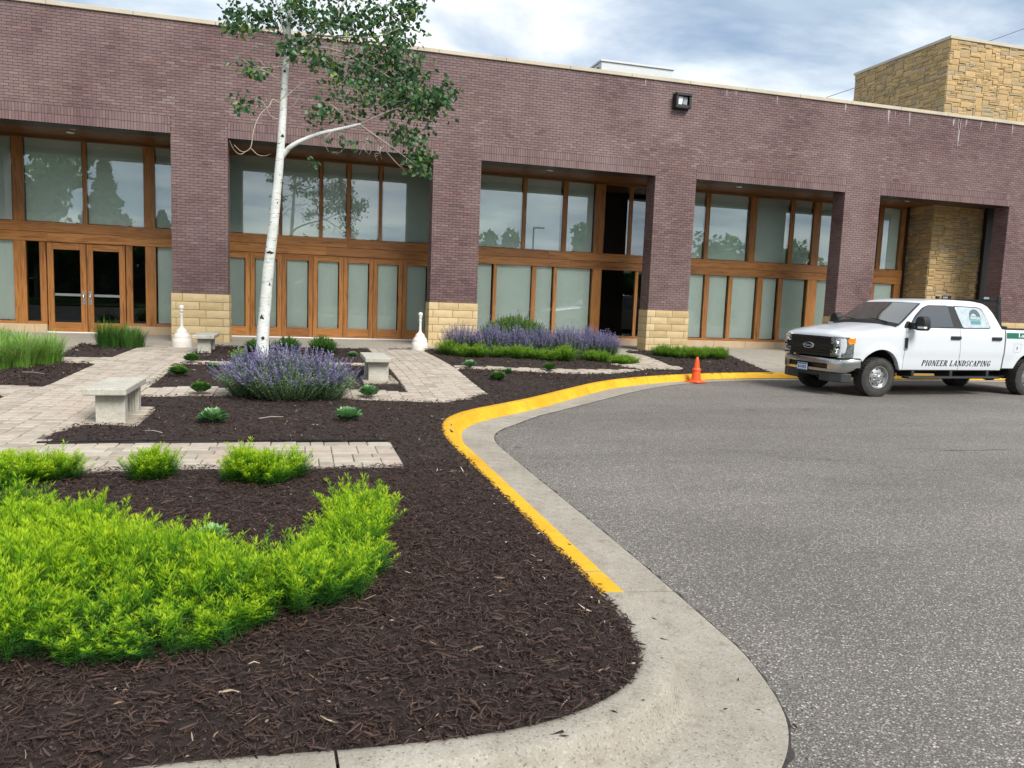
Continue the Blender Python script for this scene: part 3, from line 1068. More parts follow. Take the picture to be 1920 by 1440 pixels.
m_.build('lintel_back', M['bronze'], bld)
lens_m = plain('frosted_lens', (.75, .73, .66), .4)
for (X, Y) in [(-5.55, 22.15), (-5.75, 22.75), (7.15, 22.25), (13.55, 22.3), (20.0, 22.2), (.9, 22.3)]:
    m_ = MB(); m_.lathe([(.0, 5.212), (.085, 5.212), (.10, 5.220), (.10, 5.235)], 20, (X, Y, 0))
    m_.build('downlight', lens_m, bld)

# two-board beam that runs the whole length
m_ = MB(); m_.box(XL, 21.15, GY - .03, GY + .16, 2.44, 2.96, 0, 1.0); beam = m_.build('transom_beam', M['wood'], bld)
for z0, z1 in ((2.445, 2.69), (2.697, 2.955)):
    xs_ = [XL, -9.8, -6.55, -1.95, .75, 5.1, 8.35, 12.6, 16.9, 21.15]
    if z0 > 2.6: xs_ = [XL, -9.4, -7.2, -1.95, 1.35, 5.1, 7.6, 12.6, 15.4, 21.15]
    for u, v in zip(xs_[:-1], xs_[1:]):
        m_ = MB(); m_.box(u + .001, v - .001, GY - .062 - (.008 if z0 > 2.6 else 0), GY - .028, z0, z1, 0, 1.0)
        m_.build('beam_board', M['wood'], beam, bevel=.004, segs=1)
# head rail under the soffit and a sill rail
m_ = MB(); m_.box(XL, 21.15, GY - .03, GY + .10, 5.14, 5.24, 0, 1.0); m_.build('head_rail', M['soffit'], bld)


def post(a, b, z0, z1, proud=.03, m=None):
    m_ = MB(); m_.box(a, b, GY - proud, GY + .10, z0, z1, 0, 0.0)
    m_.build('window_post', m or M['wood'], bld, bevel=.004, segs=1)


UP = [(-11.2, -10.95), (-8.9, -8.8), (-7.34, -7.08), (-5.67, -5.575), (-4.16, -3.88), (-2.2, -2.1), (-.60, -.505), (.53, .63), (1.31, 1.43), (2.25, 2.35), (3.95, 4.2), (5.05, 5.17), (6.70, 6.82), (8.03, 8.185), (9.12, 9.45), (10.31, 10.43), (11.4, 11.65), (13.09, 13.24), (14.77, 15.02), (16.36, 16.52), (17.28, 17.56), (18.7, 18.85), (20.02, 20.20), (20.98, 21.15)]
LO = [(-11.2, -10.95), (-8.9, -8.8), (-7.36, -7.07), (-6.755, -6.60), (-4.635, -4.47), (-4.14, -3.875), (-2.75, -2.27), (3.90, 4.2), (5.05, 5.17), (5.83, 5.935), (7.09, 7.23), (7.81, 7.92), (9.12, 9.44), (10.64, 10.75), (11.4, 11.65), (13.20, 13.375), (14.12, 14.26), (15.22, 15.43), (16.07, 16.23), (17.22, 17.60), (18.7, 18.85), (19.9, 20.05), (20.88, 21.15)]
for a, b in UP: post(a, b, 2.96, 5.14, .055 if b - a > .2 else .03)
for a, b in LO: post(a, b, .225, 2.44, .055 if b - a > .2 else .03)


def pane(a, b, z0, z1, shade, gm='glass'):
    m_ = MB(); m_.add([(a, GY + .012, z0), (b, GY + .012, z0), (b, GY + .012, z1), (a, GY + .012, z1)], [(0, 1, 2, 3)])
    m_.build('window_glass', M[gm], bld)
    if shade:
        g = random.uniform(.01, .035)
        m_ = MB(); m_.add([(a + g, GY + .075, z0 + .02), (b - g * 1.6, GY + .075, z0 + .02), (b - g * 1.6, GY + .075, z1), (a + g, GY + .075, z1)], [(0, 1, 2, 3)])
        m_.build('roller_blind', M['blind'], bld)


for (a, b), (c, d) in zip(UP[:-1], UP[1:]):
    pane(b, c, 2.96, 5.14, not (9.4 < b < 11.0))
for (a, b), (c, d) in zip(LO[:-1], LO[1:]):
    if -6.65 < b < -4.7: continue                       # the entrance doors
    if -2.4 < b < 3.0: continue                         # the folding doors
    dark_ = (9.3 < b < 11.0) or (-7.1 < b < -6.7) or (-4.5 < b < -4.4)
    pane(b, c, .30, 2.44, not dark_, 'clear' if dark_ else 'lowglass')
# wood sill rails and stone sills
for a, b in ((XL, -6.60), (-4.635, -2.3), (3.9, 21.15)):
    m_ = MB(); m_.box(a, b, GY - .045, GY + .1, .225, .30, 0, 1.0); m_.build('sill_rail', M['wood'], bld, bevel=.004, segs=1)
    x = a
    while x < b - .05:
        e = min(b, x + 1.22)
        m_ = MB(); m_.box(x + .003, e - .003, GY - .085, GY + .1, -.02, .224)
        m_.build('sill_stone', M['sill_stone'], bld, bevel=.006, segs=1); x = e


def glazed_leaf(name, x0, x1, z0, z1, stile, top, bot, shade, handle=None):
    m_ = MB(); yb, yf = GY + .035, GY - .025
    m_.box(x0, x0 + stile, yf, yb, z0, z1, 0, 0.0); m_.box(x1 - stile, x1, yf, yb, z0, z1, 0, 0.0)
    m_.box(x0 + stile, x1 - stile, yf + .002, yb, z1 - top, z1, 0, 1.0); m_.box(x0 + stile, x1 - stile, yf + .002, yb, z0, z0 + bot, 0, 1.0)
    d = m_.build(name, M['wood'], bld, bevel=.005, segs=1)
    m_ = MB(); m_.add([(x0 + stile, GY + .006, z0 + bot), (x1 - stile, GY + .006, z0 + bot), (x1 - stile, GY + .006, z1 - top), (x0 + stile, GY + .006, z1 - top)], [(0, 1, 2, 3)])
    m_.build('door_glass', M['lowglass' if shade else 'clear'], d)
    if shade:
        m_ = MB(); m_.add([(x0 + stile + .015, GY + .06, z0 + bot - .02), (x1 - stile - .03, GY + .06, z0 + bot - .02), (x1 - stile - .03, GY + .06, z1 - top + .02), (x0 + stile + .015, GY + .06, z1 - top + .02)], [(0, 1, 2, 3)])
        m_.build('roller_blind', M['blind'], d)
    return d


white_bar = plain('white_push_bar', (.75, .76, .74), .4)
for (x0, x1, hx) in ((-6.575, -5.625, -5.70), (-5.610, -4.66, -5.535)):
    d = glazed_leaf('entrance_door', x0, x1, .025, 2.42, .150, .17, .26, False)
    m_ = MB(); m_.box(x0 + .150, x1 - .150, GY + .03, GY + .06, 1.00, 1.07); m_.build('push_bar', white_bar, d, bevel=.008)
    m_ = MB(); m_.box(hx - .04, hx + .04, GY - .034, GY - .024, .78, 1.14)
    m_.build('handle_plate', M['steel'], d, bevel=.003)
    m_ = MB(); m_.tube([(hx, GY - .03, .86), (hx, GY - .085, .88), (hx, GY - .09, .97), (hx, GY - .085, 1.04), (hx, GY - .03, 1.06)], .013, 8)
    m_.build('pull_handle', M['chrome'], d, smooth=60)
m_ = MB(); m_.box(-6.60, -4.635, GY - .03, GY + .05, 2.423, 2.445, 0, 1.0); m_.build('door_head', M['wood'], bld)
for k in range(7):
    x0 = -2.26 + .877 * k
    d = glazed_leaf('folding_door', x0 + .004, x0 + .873, .035, 2.40, .125, .14, .27, True)
    if k in (1, 3, 5):
        m_ = MB(); m_.box(x0 + .868, x0 + .880, GY - .032, GY - .024, 1.1, 1.28); m_.build('door_hinge', M['bronze'], d)
m_ = MB(); m_.box(-2.26, 3.9, GY - .03, GY + .05, 2.403, 2.443, 0, 1.0); m_.build('door_head', M['wood'], bld)
thr = plain('pale_threshold', (.72, .72, .70), .5)
for a, b in ((-6.60, -4.635), (-2.26, 3.9)):
    m_ = MB(); m_.box(a, b, GY - .10, GY + .1, -.02, .030); m_.build('threshold', thr, bld, bevel=.004)
# dark room behind
m_ = MB(); m_.box(XL, 21.2, GY + 3.0, GY + 3.1, 0, 5.5); m_.box(XL, 21.4, GY + .10, GY + 3.1, 5.31, 5.6); m_.box(XL, 21.2, GY + .1, GY + 3.0, -.02, .0); m_.box(XL - .1, XL, FY + JD, GY + 3, 0, 5.3)
m_.build('interior_wall', M['dark'], bld)
m_ = MB(); m_.box(23.62, 24.05, 22.35, 22.6, 0, 5.22); m_.build('bronze_panel', M['bronze'], bld)
m_ = MB(); m_.box(24.05, XR, 22.45, 22.6, 0, 5.22); m_.build('return_wall', M['mortar'], bld)

# ------------------------------------------------------------------ stone tower that rises through the roof
TX, TY, TB, TZ = 21.42, 22.5, 27.2, 10.80
m_ = MB(); m_.box(TX + .03, 34, TY + .03, TB, -.05, TZ - .02)
tower = m_.build('stone_tower', M['stone_joint'], bld)
m_ = MB(); m_.box(TX - .06, 34, TY - .06, TB + .05, TZ, TZ + .10)
m_.build('tower_coping', M['coping'], bld, bevel=.01)


def ashlar(nu, nv, seed):
    r = random.Random(seed)
    used = [[False] * nu for _ in range(nv)]
    out = []
    for j in range(nv):
        i = 0
        while i < nu:
            if used[j][i]: i += 1; continue
            h = r.choices((1, 2, 3, 4), (36, 42, 18, 4))[0]
            w = r.choices((2, 3, 4, 5, 6, 8, 10), (6, 16, 24, 22, 16, 10, 6))[0]
            if h >= 3: w = max(3, min(w, 6))
            h = min(h, nv - j)
            run = 0
            while run < w and i + run < nu and not used[j][i + run]: run += 1
            w = run
            hh = 1
            while hh < h and not any(used[j + hh][i:i + w]): hh += 1
            for b in range(hh):
                for a in range(w): used[j + b][i + a] = True
            out.append((i, j, w, hh)); i += w
    return out


st_all = []
for (face, u0, u1, z0, z1, seed) in (('f', TX, 27.5, 7.5, TZ, 1), ('l', TY, TB, 7.5, TZ, 2), ('f', TX, 23.62, 0, 5.22, 3), ('l', TY, GY + .1, 0, 5.22, 4)):
    cu, cv = .072, .068
    nu, nv = int((u1 - u0) / cu), int((z1 - z0) / cv)
    cu, cv = (u1 - u0) / nu, (z1 - z0) / nv
    for (i, j, w, h) in ashlar(nu, nv, seed):
        st_all.append((face, u0 + cu * (i + w / 2), z0 + cv * j, w * cu, h * cv))
big = sorted(range(len(st_all)), key=lambda q: -st_all[q][3] * st_all[q][4] * (.7 if st_all[q][0] == 'l' else 1))
single = set(big[:300])
rest = MB()
for q, (face, u, z, w, h) in enumerate(st_all):
    V, F = rock_block(w - .012, h - .012, .06, 3, 2, random.uniform(.012, .034), q)
    prd = random.uniform(.0, .030)
    t = random.random()
    if q in single:
        m_ = MB(); m_.add(V, F, 0, t); o = m_.build('ashlar_stone', M['ashlar'], tower, smooth=25)
        if face == 'f': o.location = (u, TY - prd, z + .007)
        else: o.location = (TX - prd, u, z + .007); o.rotation_euler = (0, 0, -PI / 2)
    else:
        if face == 'f': VV_ = [(p[0] + u, p[1] + TY - prd, p[2] + z + .007) for p in V]
        else: VV_ = [(p[1] + TX - prd, -p[0] + u, p[2] + z + .007) for p in V]
        rest.add(VV_, F, 0, t)
tag(rest.build('small_ashlar', M['ashlar'], tower), kind='stuff')

# ------------------------------------------------------------------ fittings on the building
wl = thing('wall_light', 'square black flood light mounted high on the brick wall below the coping', 'light', (10.53, FY, 7.2))
m_ = MB()
m_.box(-.25, .25, -.05, 0.0, -.22, .22)
m_.box(-.24, .24, -.24, -.05, .13, .21); m_.box(-.24, -.17, -.22, -.05, -.21, .13); m_.box(.17, .24, -.22, -.05, -.21, .13); m_.box(-.17, .17, -.20, -.05, -.21, -.12)
m_.build('housing', M['black'], wl, bevel=.008)
m_ = MB(); m_.prism([(-.17, -.10), (-.03, -.10), (.0, .11), (-.15, .11)], -.155, -.14, lambda u, v, w: (u, w, v))
m_.build('lens', plain('lamp_lens', (.80, .84, .88), .15), wl)
m_ = MB(); m_.prism([(.0, -.09), (.13, -.10), (.15, .11), (.02, .11)], -.150, -.135, lambda u, v, w: (u, w, v))
m_.build('reflector', plain('grey_reflector', (.30, .31, .33), .25), wl)

ru = thing('rooftop_unit', 'pale grey boxy air handling unit on the flat roof', 'air unit', (0, 0, ZT + .10))
m_ = MB(); m_.box(10.45, 13.3, 27.0, 29.6, -.25, 2.22); m_.build('casing', plain('pale_grey_sheet', (.52, .55, .55), .5, var=.04), ru, bevel=.02)
m_ = MB(); m_.box(10.40, 13.35, 26.95, 29.65, 2.22, 2.28); m_.build('lid', plain('sheet_lid', (.56, .58, .58), .5), ru)
m_ = MB(); m_.box(10.38, 10.45, 27.2, 28.2, 1.75, 2.05); m_.build('vent_hood', M['bronze'], ru)

# overhead cable far behind the building
cb = MB()
pts = [(16 + 44 * t, 42, 8.6 + 17.65 * t - .3 * math.sin(PI * t)) for t in np.linspace(0, 1, 24)]
cb.tube(pts, .016, 6)
tag(cb.build('overhead_cable', M['black'], None), 'thin dark overhead cable crossing the sky behind the stone tower', 'cable')

# ================================================================== GARDEN FURNITURE
M['pad'] = mat_concrete('pad_concrete', (.30, .255, .205), (.37, .32, .265))


def bench(x0, x1, y0, y1, lx0, lx1, label, flip=False):
    xc, yc = (x0 + x1) / 2, (y0 + y1) / 2
    z = float(zg(xc, yc)) + .0
    t = thing('stone_bench', label, 'bench', (xc, yc, z), 0, 'concrete garden benches')
    w = (x1 - x0) / 2; l = (y1 - y0) / 2
    H, TK = .405, .075
    m_ = MB(); m_.box(-w, w, -l, l, H - TK, H); m_.build('seat', M['bench'], t, bevel=.012)
    a, b = lx0 - xc, lx1 - xc
    for (ya, yb) in ((-l + .12, -l + .25), (l - .30, l - .17)):
        m_ = MB(); m_.box(a + .006, b - .006, ya, yb, -.03, H - TK - .002)
        r = random.Random(3)
        # ribbed inner faces
        yy = yb if ya < 0 else ya
        sg = 1 if ya < 0 else -1
        n = 9
        for k in range(n):
            u = a + .02 + (b - a - .04) * k / n
            m_.box(u, u + (b - a - .04) / n * .55, min(yy, yy + sg * .010), max(yy, yy + sg * .010), -.02, H - TK - .004)
        m_.build('leg', M['bench'], t, bevel=.006, segs=1)
    # little concrete pad it stands on
    m_ = MB(); m_.box(-w - .03, w + .12, -l - .06, l - .02, -.06, .022)
    tag(m_.build('bench_pad', M['pad'], None, bevel=.01), kind='structure').location = (xc, yc, z - .004)
    return t


bench(-2.24, -1.81, 9.06, 10.22, -2.15, -1.84, 'pale concrete bench nearest the camera at the edge of the paver plaza')
bench(-2.12, -1.70, 16.85, 18.0, -2.04, -1.77, 'grey concrete bench in front of the stone pillar base beside the white urn')
bench(1.04, 1.46, 12.66, 13.85, 1.10, 1.44, 'grey concrete bench beside the cross path right of the purple catmint')


def urn(x, y, label):
    t = thing('smoking_urn', label, 'ash urn', (x, y, float(zg(x, y)) + .006), 0, 'white plastic smoking urns')
    m_ = MB()
    m_.lathe([(0, 0), (.205, 0), (.208, .012), (.208, .05), (.203, .055), (.208, .06), (.207, .10), (.202, .105), (.206, .11), (.203, .185), (.190, .205), (.183, .225), (.186, .24), (.176, .275), (.150, .32), (.128, .335), (.122, .36), (.118, .375), (.100, .41), (.058, .445), (.042, .47), (0, .47)], 40)
    m_.build('base', M['white_plastic'], t, smooth=35)
    m_ = MB(); m_.lathe([(0, .45), (.040, .47), (.033, .52), (.031, .70), (.034, .735), (.043, .745), (.043, .765), (.034, .775), (.034, .80), (0, .80)], 24)
    m_.build('neck', M['white_plastic'], t, smooth=35)
    m_ = MB(); m_.lathe([(0, .80), (.036, .802), (.036, .822), (.046, .828), (.046, .84), (.036, .846), (.044, .865), (.054, .885), (.057, .905), (.052, .93), (.038, .95), (.018, .961), (0, .963)], 24)
    c = m_.build('cap', M['white_plastic'], t, smooth=60)
    m_ = MB()
    for k in range(3):
        a = k * 2 * PI / 3 - 1.2
        m_.add([(.0365 * math.cos(a + s), .0365 * math.sin(a + s), z) for s, z in ((-.25, .778), (.25, .778), (.25, .798), (-.25, .798))], [(0, 1, 2, 3)])
    m_.build('slot', M['black'], c)


M['white_plastic'] = plain('ivory_plastic', (.74, .69, .62), .45, var=.05, vscale=8)
urn(-2.57, 18.72, 'white bell shaped smoking urn beside the bench near the entrance doors')
urn(2.93, 19.25, 'white bell shaped smoking urn beside the stone pillar at the lavender bed')

M['cone'] = plain('cone_orange', (.80, .085, .012), .45, var=.06, vscale=14)
cn = thing('traffic_cone', 'small orange traffic cone standing in the gutter by the yellow kerb', 'traffic cone', (8.72, 15.62, ROAD_Z + .01), .5)
m_ = MB(); m_.box(-.185, .185, -.185, .185, 0, .028); m_.build('base', M['cone'], cn, bevel=.02)
m_ = MB(); m_.lathe([(.0, .02), (.150, .028), (.145, .04), (.112, .06), (.086, .26), (.084, .272), (.074, .278), (.050, .48), (.028, .572), (.024, .578), (0, .578)], 28)
m_.build('body', M['cone'], cn, smooth=40)
m_ = MB(); m_.lathe([(.094, .268), (.100, .275), (.100, .30), (.084, .325), (.080, .33), (.086, .268)], 28); m_.build('collar', M['cone'], cn, smooth=40)

# ================================================================== PLANTS
FOL = dict(
    chart=mat_tone('chartreuse_foliage', [(0, (.030, .105, .026)), (.28, (.075, .23, .022)), (.58, (.23, .45, .012)), (1, (.50, .66, .026))], .5, .2, .42),
    green=mat_tone('green_foliage', [(0, (.028, .085, .016)), (.5, (.075, .195, .035)), (1, (.17, .33, .06))], .5, .3, .35),
    fern=mat_tone('soft_green_foliage', [(0, (.05, .13, .014)), (.5, (.13, .28, .024)), (1, (.27, .44, .04))], .5, .3, .35),
    bush=mat_tone('mid_green_foliage', [(0, (.035, .085, .018)), (.5, (.085, .18, .035)), (1, (.17, .29, .06))], .5, .3, .35),
    cat=mat_tone('grey_green_foliage', [(0, (.085, .16, .06)), (.5, (.21, .32, .16)), (1, (.36, .46, .28))], .6, .25, .3),
    purple=mat_tone('purple_blossom', [(0, (.20, .16, .35)), (.5, (.355, .295, .545)), (1, (.52, .455, .70))], .6, .2, .3),
    grass=mat_tone('tall_grass_blade', [(0, (.09, .21, .028)), (.5, (.23, .43, .07)), (.9, (.34, .50, .14)), (1, (.52, .52, .27))], .5, .3, .35),
    aspen=mat_tone('aspen_leaf', [(0, (.018, .055, .022)), (.5, (.046, .118, .048)), (.85, (.090, .185, .060)), (1, (.15, .24, .035))], .38, .45, .30),
    waxy=mat_tone('bluish_succulent_leaf', [(0, (.07, .18, .06)), (.5, (.17, .36, .14)), (1, (.34, .55, .25))], .5, .35, .2),
    stem=plain('green_stem', (.07, .12, .03), .7),
)


class TB:
    """template of triangles"""
    def __init__(self): self.v, self.t, self.m, self.n = [], [], [], []

    def leaf(self, base, d, l, w, up=(0, 0, 1), mat=0, tone=.5, fold=.0):
        d = np.array(d, float); d /= np.linalg.norm(d)
        s = np.cross(d, up); s /= (np.linalg.norm(s) + 1e-9)
        nn = np.cross(s, d)
        b = len(self.v); base = np.array(base, float)
        self.v += [base, base + d * l * .45 + s * w / 2 + nn * fold * w, base + d * l, base + d * l * .45 - s * w / 2 + nn * fold * w]
        self.t += [(b, b + 1, b + 2), (b, b + 2, b + 3)]; self.m += [mat] * 2; self.n += [tone] * 2

    def needle(self, base, d, l, w, mat=0, tone=.5):
        d = np.array(d, float); d /= np.linalg.norm(d)
        s = np.cross(d, (0.1, .2, 1)); s /= (np.linalg.norm(s) + 1e-9)
        b = len(self.v); base = np.array(base, float)
        self.v += [base + s * w / 2, base - s * w / 2, base + d * l]
        self.t += [(b, b + 1, b + 2)]; self.m += [mat]; self.n += [tone]

    def bar(self, a, c, w, mat=0, tone=.5):
        a, c = np.array(a, float), np.array(c, float)
        for s in ((w / 2, 0, 0), (0, w / 2, 0)):
            s = np.array(s); b = len(self.v)
            self.v += [a - s, a + s, c + s * .6, c - s * .6]
            self.t += [(b, b + 1, b + 2), (b, b + 2, b + 3)]; self.m += [mat] * 2; self.n += [tone] * 2

    def done(self): return np.array(self.v, float), np.array(self.t, int), np.array(self.m, int), np.array(self.n, float)


def scatter(temps, P, yaw, sc, lean, tj=.12, tbase=None):
    """copies of templates at P (n,3) as one triangle soup"""
    n = len(P); which = rng.integers(0, len(temps), n)
    V, T, Mi, Tn = [], [], [], []; off = 0
    for k, (v, t, m, tn) in enumerate(temps):
        s = np.where(which == k)[0]
        if not len(s): continue
        c, si = np.cos(yaw[s])[:, None], np.sin(yaw[s])[:, None]
        q = v[None] * (sc[s][:, None, None] if sc.ndim == 1 else sc[s][:, None, :])
        x = q[..., 0] * c - q[..., 1] * si + lean[s, 0][:, None] * q[..., 2]
        y = q[..., 0] * si + q[..., 1] * c + lean[s, 1][:, None] * q[..., 2]
        z = q[..., 2] * (1 / np.sqrt(1 + (lean[s] ** 2).sum(1)))[:, None]
        o = np.stack([x, y, z], -1) + P[s][:, None, :]
        V.append(o.reshape(-1, 3))
        T.append((t[None] + (np.arange(len(s)) * len(v))[:, None, None]).reshape(-1, 3) + off); off += len(s) * len(v)
        Mi.append(np.tile(m, len(s)))
        tt = tn[None] + rng.normal(0, tj, len(s))[:, None]
        if tbase is not None: tt = tt + tbase[s][:, None]
        Tn.append(np.clip(tt, 0, 1).ravel())
    return np.vstack(V), np.vstack(T), np.concatenate(Mi), np.concatenate(Tn)


def feather_sprig(seed, H=.28, nodes=11, W=.0030):
    """thread-leaved plume: a stem with short side branchlets, each a tuft of fine needles"""
    r = random.Random(seed); t = TB()
    bx, by = r.uniform(-.08, .08), r.uniform(-.08, .08)
    c = lambda f: np.array((bx * f * f, by * f * f, H * f))
    t.bar(c(0), c(1), .004, 0, .2)
    dull = r.uniform(-.12, .06)
    for k in range(nodes):
        f = .20 + .80 * k / (nodes - 1)
        for j in range(3 if f < .95 else 4):
            a = k * 2.4 + j * 2.09 + r.uniform(-.5, .5)
            e = .25 + .55 * f + r.uniform(-.25, .3)
            bl = .060 * (1.22 - .80 * f) * r.uniform(.7, 1.25)
            d = np.array((math.cos(a) * math.cos(e), math.sin(a) * math.cos(e), math.sin(e)))
            b0 = c(f); b1 = b0 + d * bl
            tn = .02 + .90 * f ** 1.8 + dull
            t.needle(b0, d, bl * 1.1, W, 0, min(1, max(0, tn)))
            for q in range(6):
                g = .35 + .65 * q / 5
                a2 = a + (1 if q % 2 else -1) * r.uniform(.35, 1.1); e2 = e + r.uniform(-.35, .55)
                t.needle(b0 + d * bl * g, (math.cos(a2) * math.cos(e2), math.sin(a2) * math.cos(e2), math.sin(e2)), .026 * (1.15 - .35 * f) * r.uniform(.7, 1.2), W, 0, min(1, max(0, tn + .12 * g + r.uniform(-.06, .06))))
    return t.done()


FEATHER = [feather_sprig(i) for i in range(9)]


def feather_patch(name, X, Y, hgt, mat, spread=.25, zoff=0.0, tj=.10, tbase=None, leanv=None):
    P = np.stack([X, Y, zg(X, Y) + mulch_h(X, Y) - .01 + zoff], -1)
    n = len(X)
    s = hgt / .28
    sc = np.stack([.75 + .25 * s, .75 + .25 * s, s], -1) * rng.uniform(.86, 1.14, n)[:, None]
    lean = rng.normal(0, spread * .5, (n, 2)) + (leanv if leanv is not None else 0)
    return tri_object(name, *scatter(FEATHER, P, rng.uniform(0, 6.28, n), sc, lean, tj, tbase)[:2], mat) if False else _soup(name, FEATHER, P, sc, lean, tj, tbase, mat)


def _soup(name, temps, P, sc, lean, tj, tbase, mats, parent=None):
    V, T, Mi, Tn = scatter(temps, P, rng.uniform(0, 6.28, len(P)), sc, lean, tj, tbase)
    return tri_object(name, V, T, mats, Mi, Tn, parent)


# --- the big foreground drift
MASS = [(-3.2, 3.40), (-1.4, 3.42), (-.72, 3.36), (-.26, 3.35), (-.23, 3.58), (.10, 3.66), (.34, 3.86), (.44, 4.20), (.43, 4.50), (.42, 4.72), (.55, 4.80), (.57, 5.08), (.52, 5.34), (.40, 5.40), (.32, 5.28), (.22, 5.02), (.13, 4.70), (.06, 4.36), (-.02, 4.06), (-.26, 4.12), (-.55, 4.52), (-.85, 4.86), (-1.25, 5.15), (-1.6, 5.35), (-2.1, 5.75), (-3.2, 6.1)]
n0 = 9000
X = rng.uniform(-2.7, .85, n0); Y = rng.uniform(3.35, 6.0, n0)
jx = .16 * (vnoise(X, Y, .21, 41) - .5) + .07 * (vnoise(X, Y, .08, 43) - .5); jy = .16 * (vnoise(X, Y, .21, 45) - .5) + .07 * (vnoise(X, Y, .08, 47) - .5)
k = pip(X + jx, Y + jy, MASS); X, Y = X[k], Y[k]
# gaps between neighbouring clumps
clump = vnoise(X, Y, .42, 31)
d_e = dpoly(X, Y, MASS + [MASS[0]])
keep = (rng.random(len(X)) < np.clip(.62 + 1.3 * (clump - .22) + .35 * (d_e < .10), .2, 1)) & (Y > 3.36)
X, Y, clump, d_e = X[keep], Y[keep], clump[keep], d_e[keep]
# clumps: each plant crown makes its own mound
ccx, ccy = np.meshgrid(np.arange(-3.3, 1.2, .30), np.arange(3.2, 6.3, .27))
ccx = (ccx + rng.uniform(-.11, .11, ccx.shape)).ravel(); ccy = (ccy + rng.uniform(-.10, .10, ccy.shape)).ravel()
cd = np.hypot(X[:, None] - ccx[None], Y[:, None] - ccy[None]); ci = cd.argmin(1); cdm = cd.min(1)
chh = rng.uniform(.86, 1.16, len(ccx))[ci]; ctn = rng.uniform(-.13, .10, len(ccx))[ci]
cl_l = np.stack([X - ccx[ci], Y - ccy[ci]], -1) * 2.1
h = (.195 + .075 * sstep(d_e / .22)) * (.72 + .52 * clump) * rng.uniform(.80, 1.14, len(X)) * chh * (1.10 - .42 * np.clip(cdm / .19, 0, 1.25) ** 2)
cx, cy = -.75, 4.4
ev = 1e-3
gx = (dpoly(X + ev, Y, MASS + [MASS[0]]) - d_e) / ev; gy = (dpoly(X, Y + ev, MASS + [MASS[0]]) - d_e) / ev
lw = (.26 * (1 - sstep(d_e / .20)))
leanv = np.stack([-gx * lw, -gy * lw], -1) + cl_l
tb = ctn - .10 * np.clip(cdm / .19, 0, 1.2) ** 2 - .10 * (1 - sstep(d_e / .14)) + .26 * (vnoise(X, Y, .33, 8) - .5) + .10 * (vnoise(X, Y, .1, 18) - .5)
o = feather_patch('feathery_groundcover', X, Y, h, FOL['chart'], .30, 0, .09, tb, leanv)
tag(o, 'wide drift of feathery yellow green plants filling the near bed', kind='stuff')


def round_clump(label, centers, hgt, mat, name='feathery_shrub', dens=900, group=None, cat='shrub', tb0=0.0):
    Xs, Ys, Hs, Ls = [], [], [], []
    for (cx, cy, r) in centers:
        n = int(dens * PI * r * r) + 12
        a = rng.uniform(0, 6.28, n); q = np.sqrt(rng.random(n))
        rr = r * .72 * q * (1 + .25 * np.sin(a * 3 + cx * 9))
        Xs.append(cx + rr * np.cos(a)); Ys.append(cy + rr * np.sin(a))
        Hs.append(hgt * (1.05 - .38 * q ** 2) * rng.uniform(.85, 1.1, n))
        Ls.append(np.stack([np.cos(a), np.sin(a)], -1) * (.50 * q ** 2 * r / max(hgt, .1))[:, None])
    X, Y, H, Lv = np.concatenate(Xs), np.concatenate(Ys), np.concatenate(Hs), np.vstack(Ls)
    c = (float(np.mean(X)), float(np.mean(Y)))
    o = feather_patch(name, X, Y, H, mat, .22, 0, .10, np.full(len(X), tb0), Lv)
    return tag(o, label, cat, group)


g1 = 'feathery yellow green shrubs behind the drift'
round_clump('low yellow green shrub at the image edge beside the front paver strip', [(-2.45, 6.75, .34), (-2.1, 6.62, .28), (-1.86, 6.72, .20), (-2.75, 6.4, .3)], .21, FOL['chart'], group=g1, dens=800)
round_clump('single round yellow green shrub alone before the front paver strip', [(-1.17, 6.62, .155), (-1.05, 6.66, .085)], .225, FOL['chart'], group=g1, dens=1400)
round_clump('two lobed yellow green shrub overlapping the front paver strip', [(-.43, 6.50, .19), (-.26, 6.44, .19), (-.04, 6.60, .12), (-.42, 6.72, .11)], .235, FOL['chart'], group=g1, dens=1100)
# the low green hedge of the same plant in front of the lavender and by the far kerb
hx = [(3.35, 17.75, .30), (3.62, 17.25, .28), (4.0, 17.15, .27), (4.45, 17.10, .26), (4.85, 17.05, .25), (5.22, 17.08, .27), (5.62, 17.05, .27), (6.0, 17.10, .30), (6.75, 17.3, .28), (7.15, 17.3, .28), (7.55, 17.35, .30), (7.9, 17.45, .30)]
names_h = ['low green feathery shrub at the pillar end of the lavender bed', 'low green feathery shrub second from the pillar in the row before the lavender', 'low green feathery shrub third from the pillar in the row before the lavender',
           'low green feathery shrub fourth from the pillar in the row before the lavender', 'low green feathery shrub fifth from the pillar in the row before the lavender', 'low green feathery shrub sixth from the pillar in the row before the lavender',
           'low green feathery shrub seventh from the pillar in the row before the lavender', 'taller green feathery shrub before the gap in the lavender row', 'low green feathery shrub just past the gap in the lavender row',
           'low green feathery shrub second past the gap in the lavender row', 'low green feathery shrub third past the gap in the lavender row', 'low green feathery shrub ending the lavender row beside the east path']
for (c, nm) in zip(hx, names_h):
    round_clump(nm, [(c[0] + random.uniform(-.05, .05), c[1] + random.uniform(-.06, .06), c[2] * random.uniform(.72, .95)), (c[0] + random.uniform(-.12, .12), c[1] - .06, c[2] * .55)], (.30 if c[0] in (6.0, 3.35) else .23) * random.uniform(.9, 1.15), FOL['fern'], group='low green shrubs edging the lavender bed', dens=560, tb0=.05)
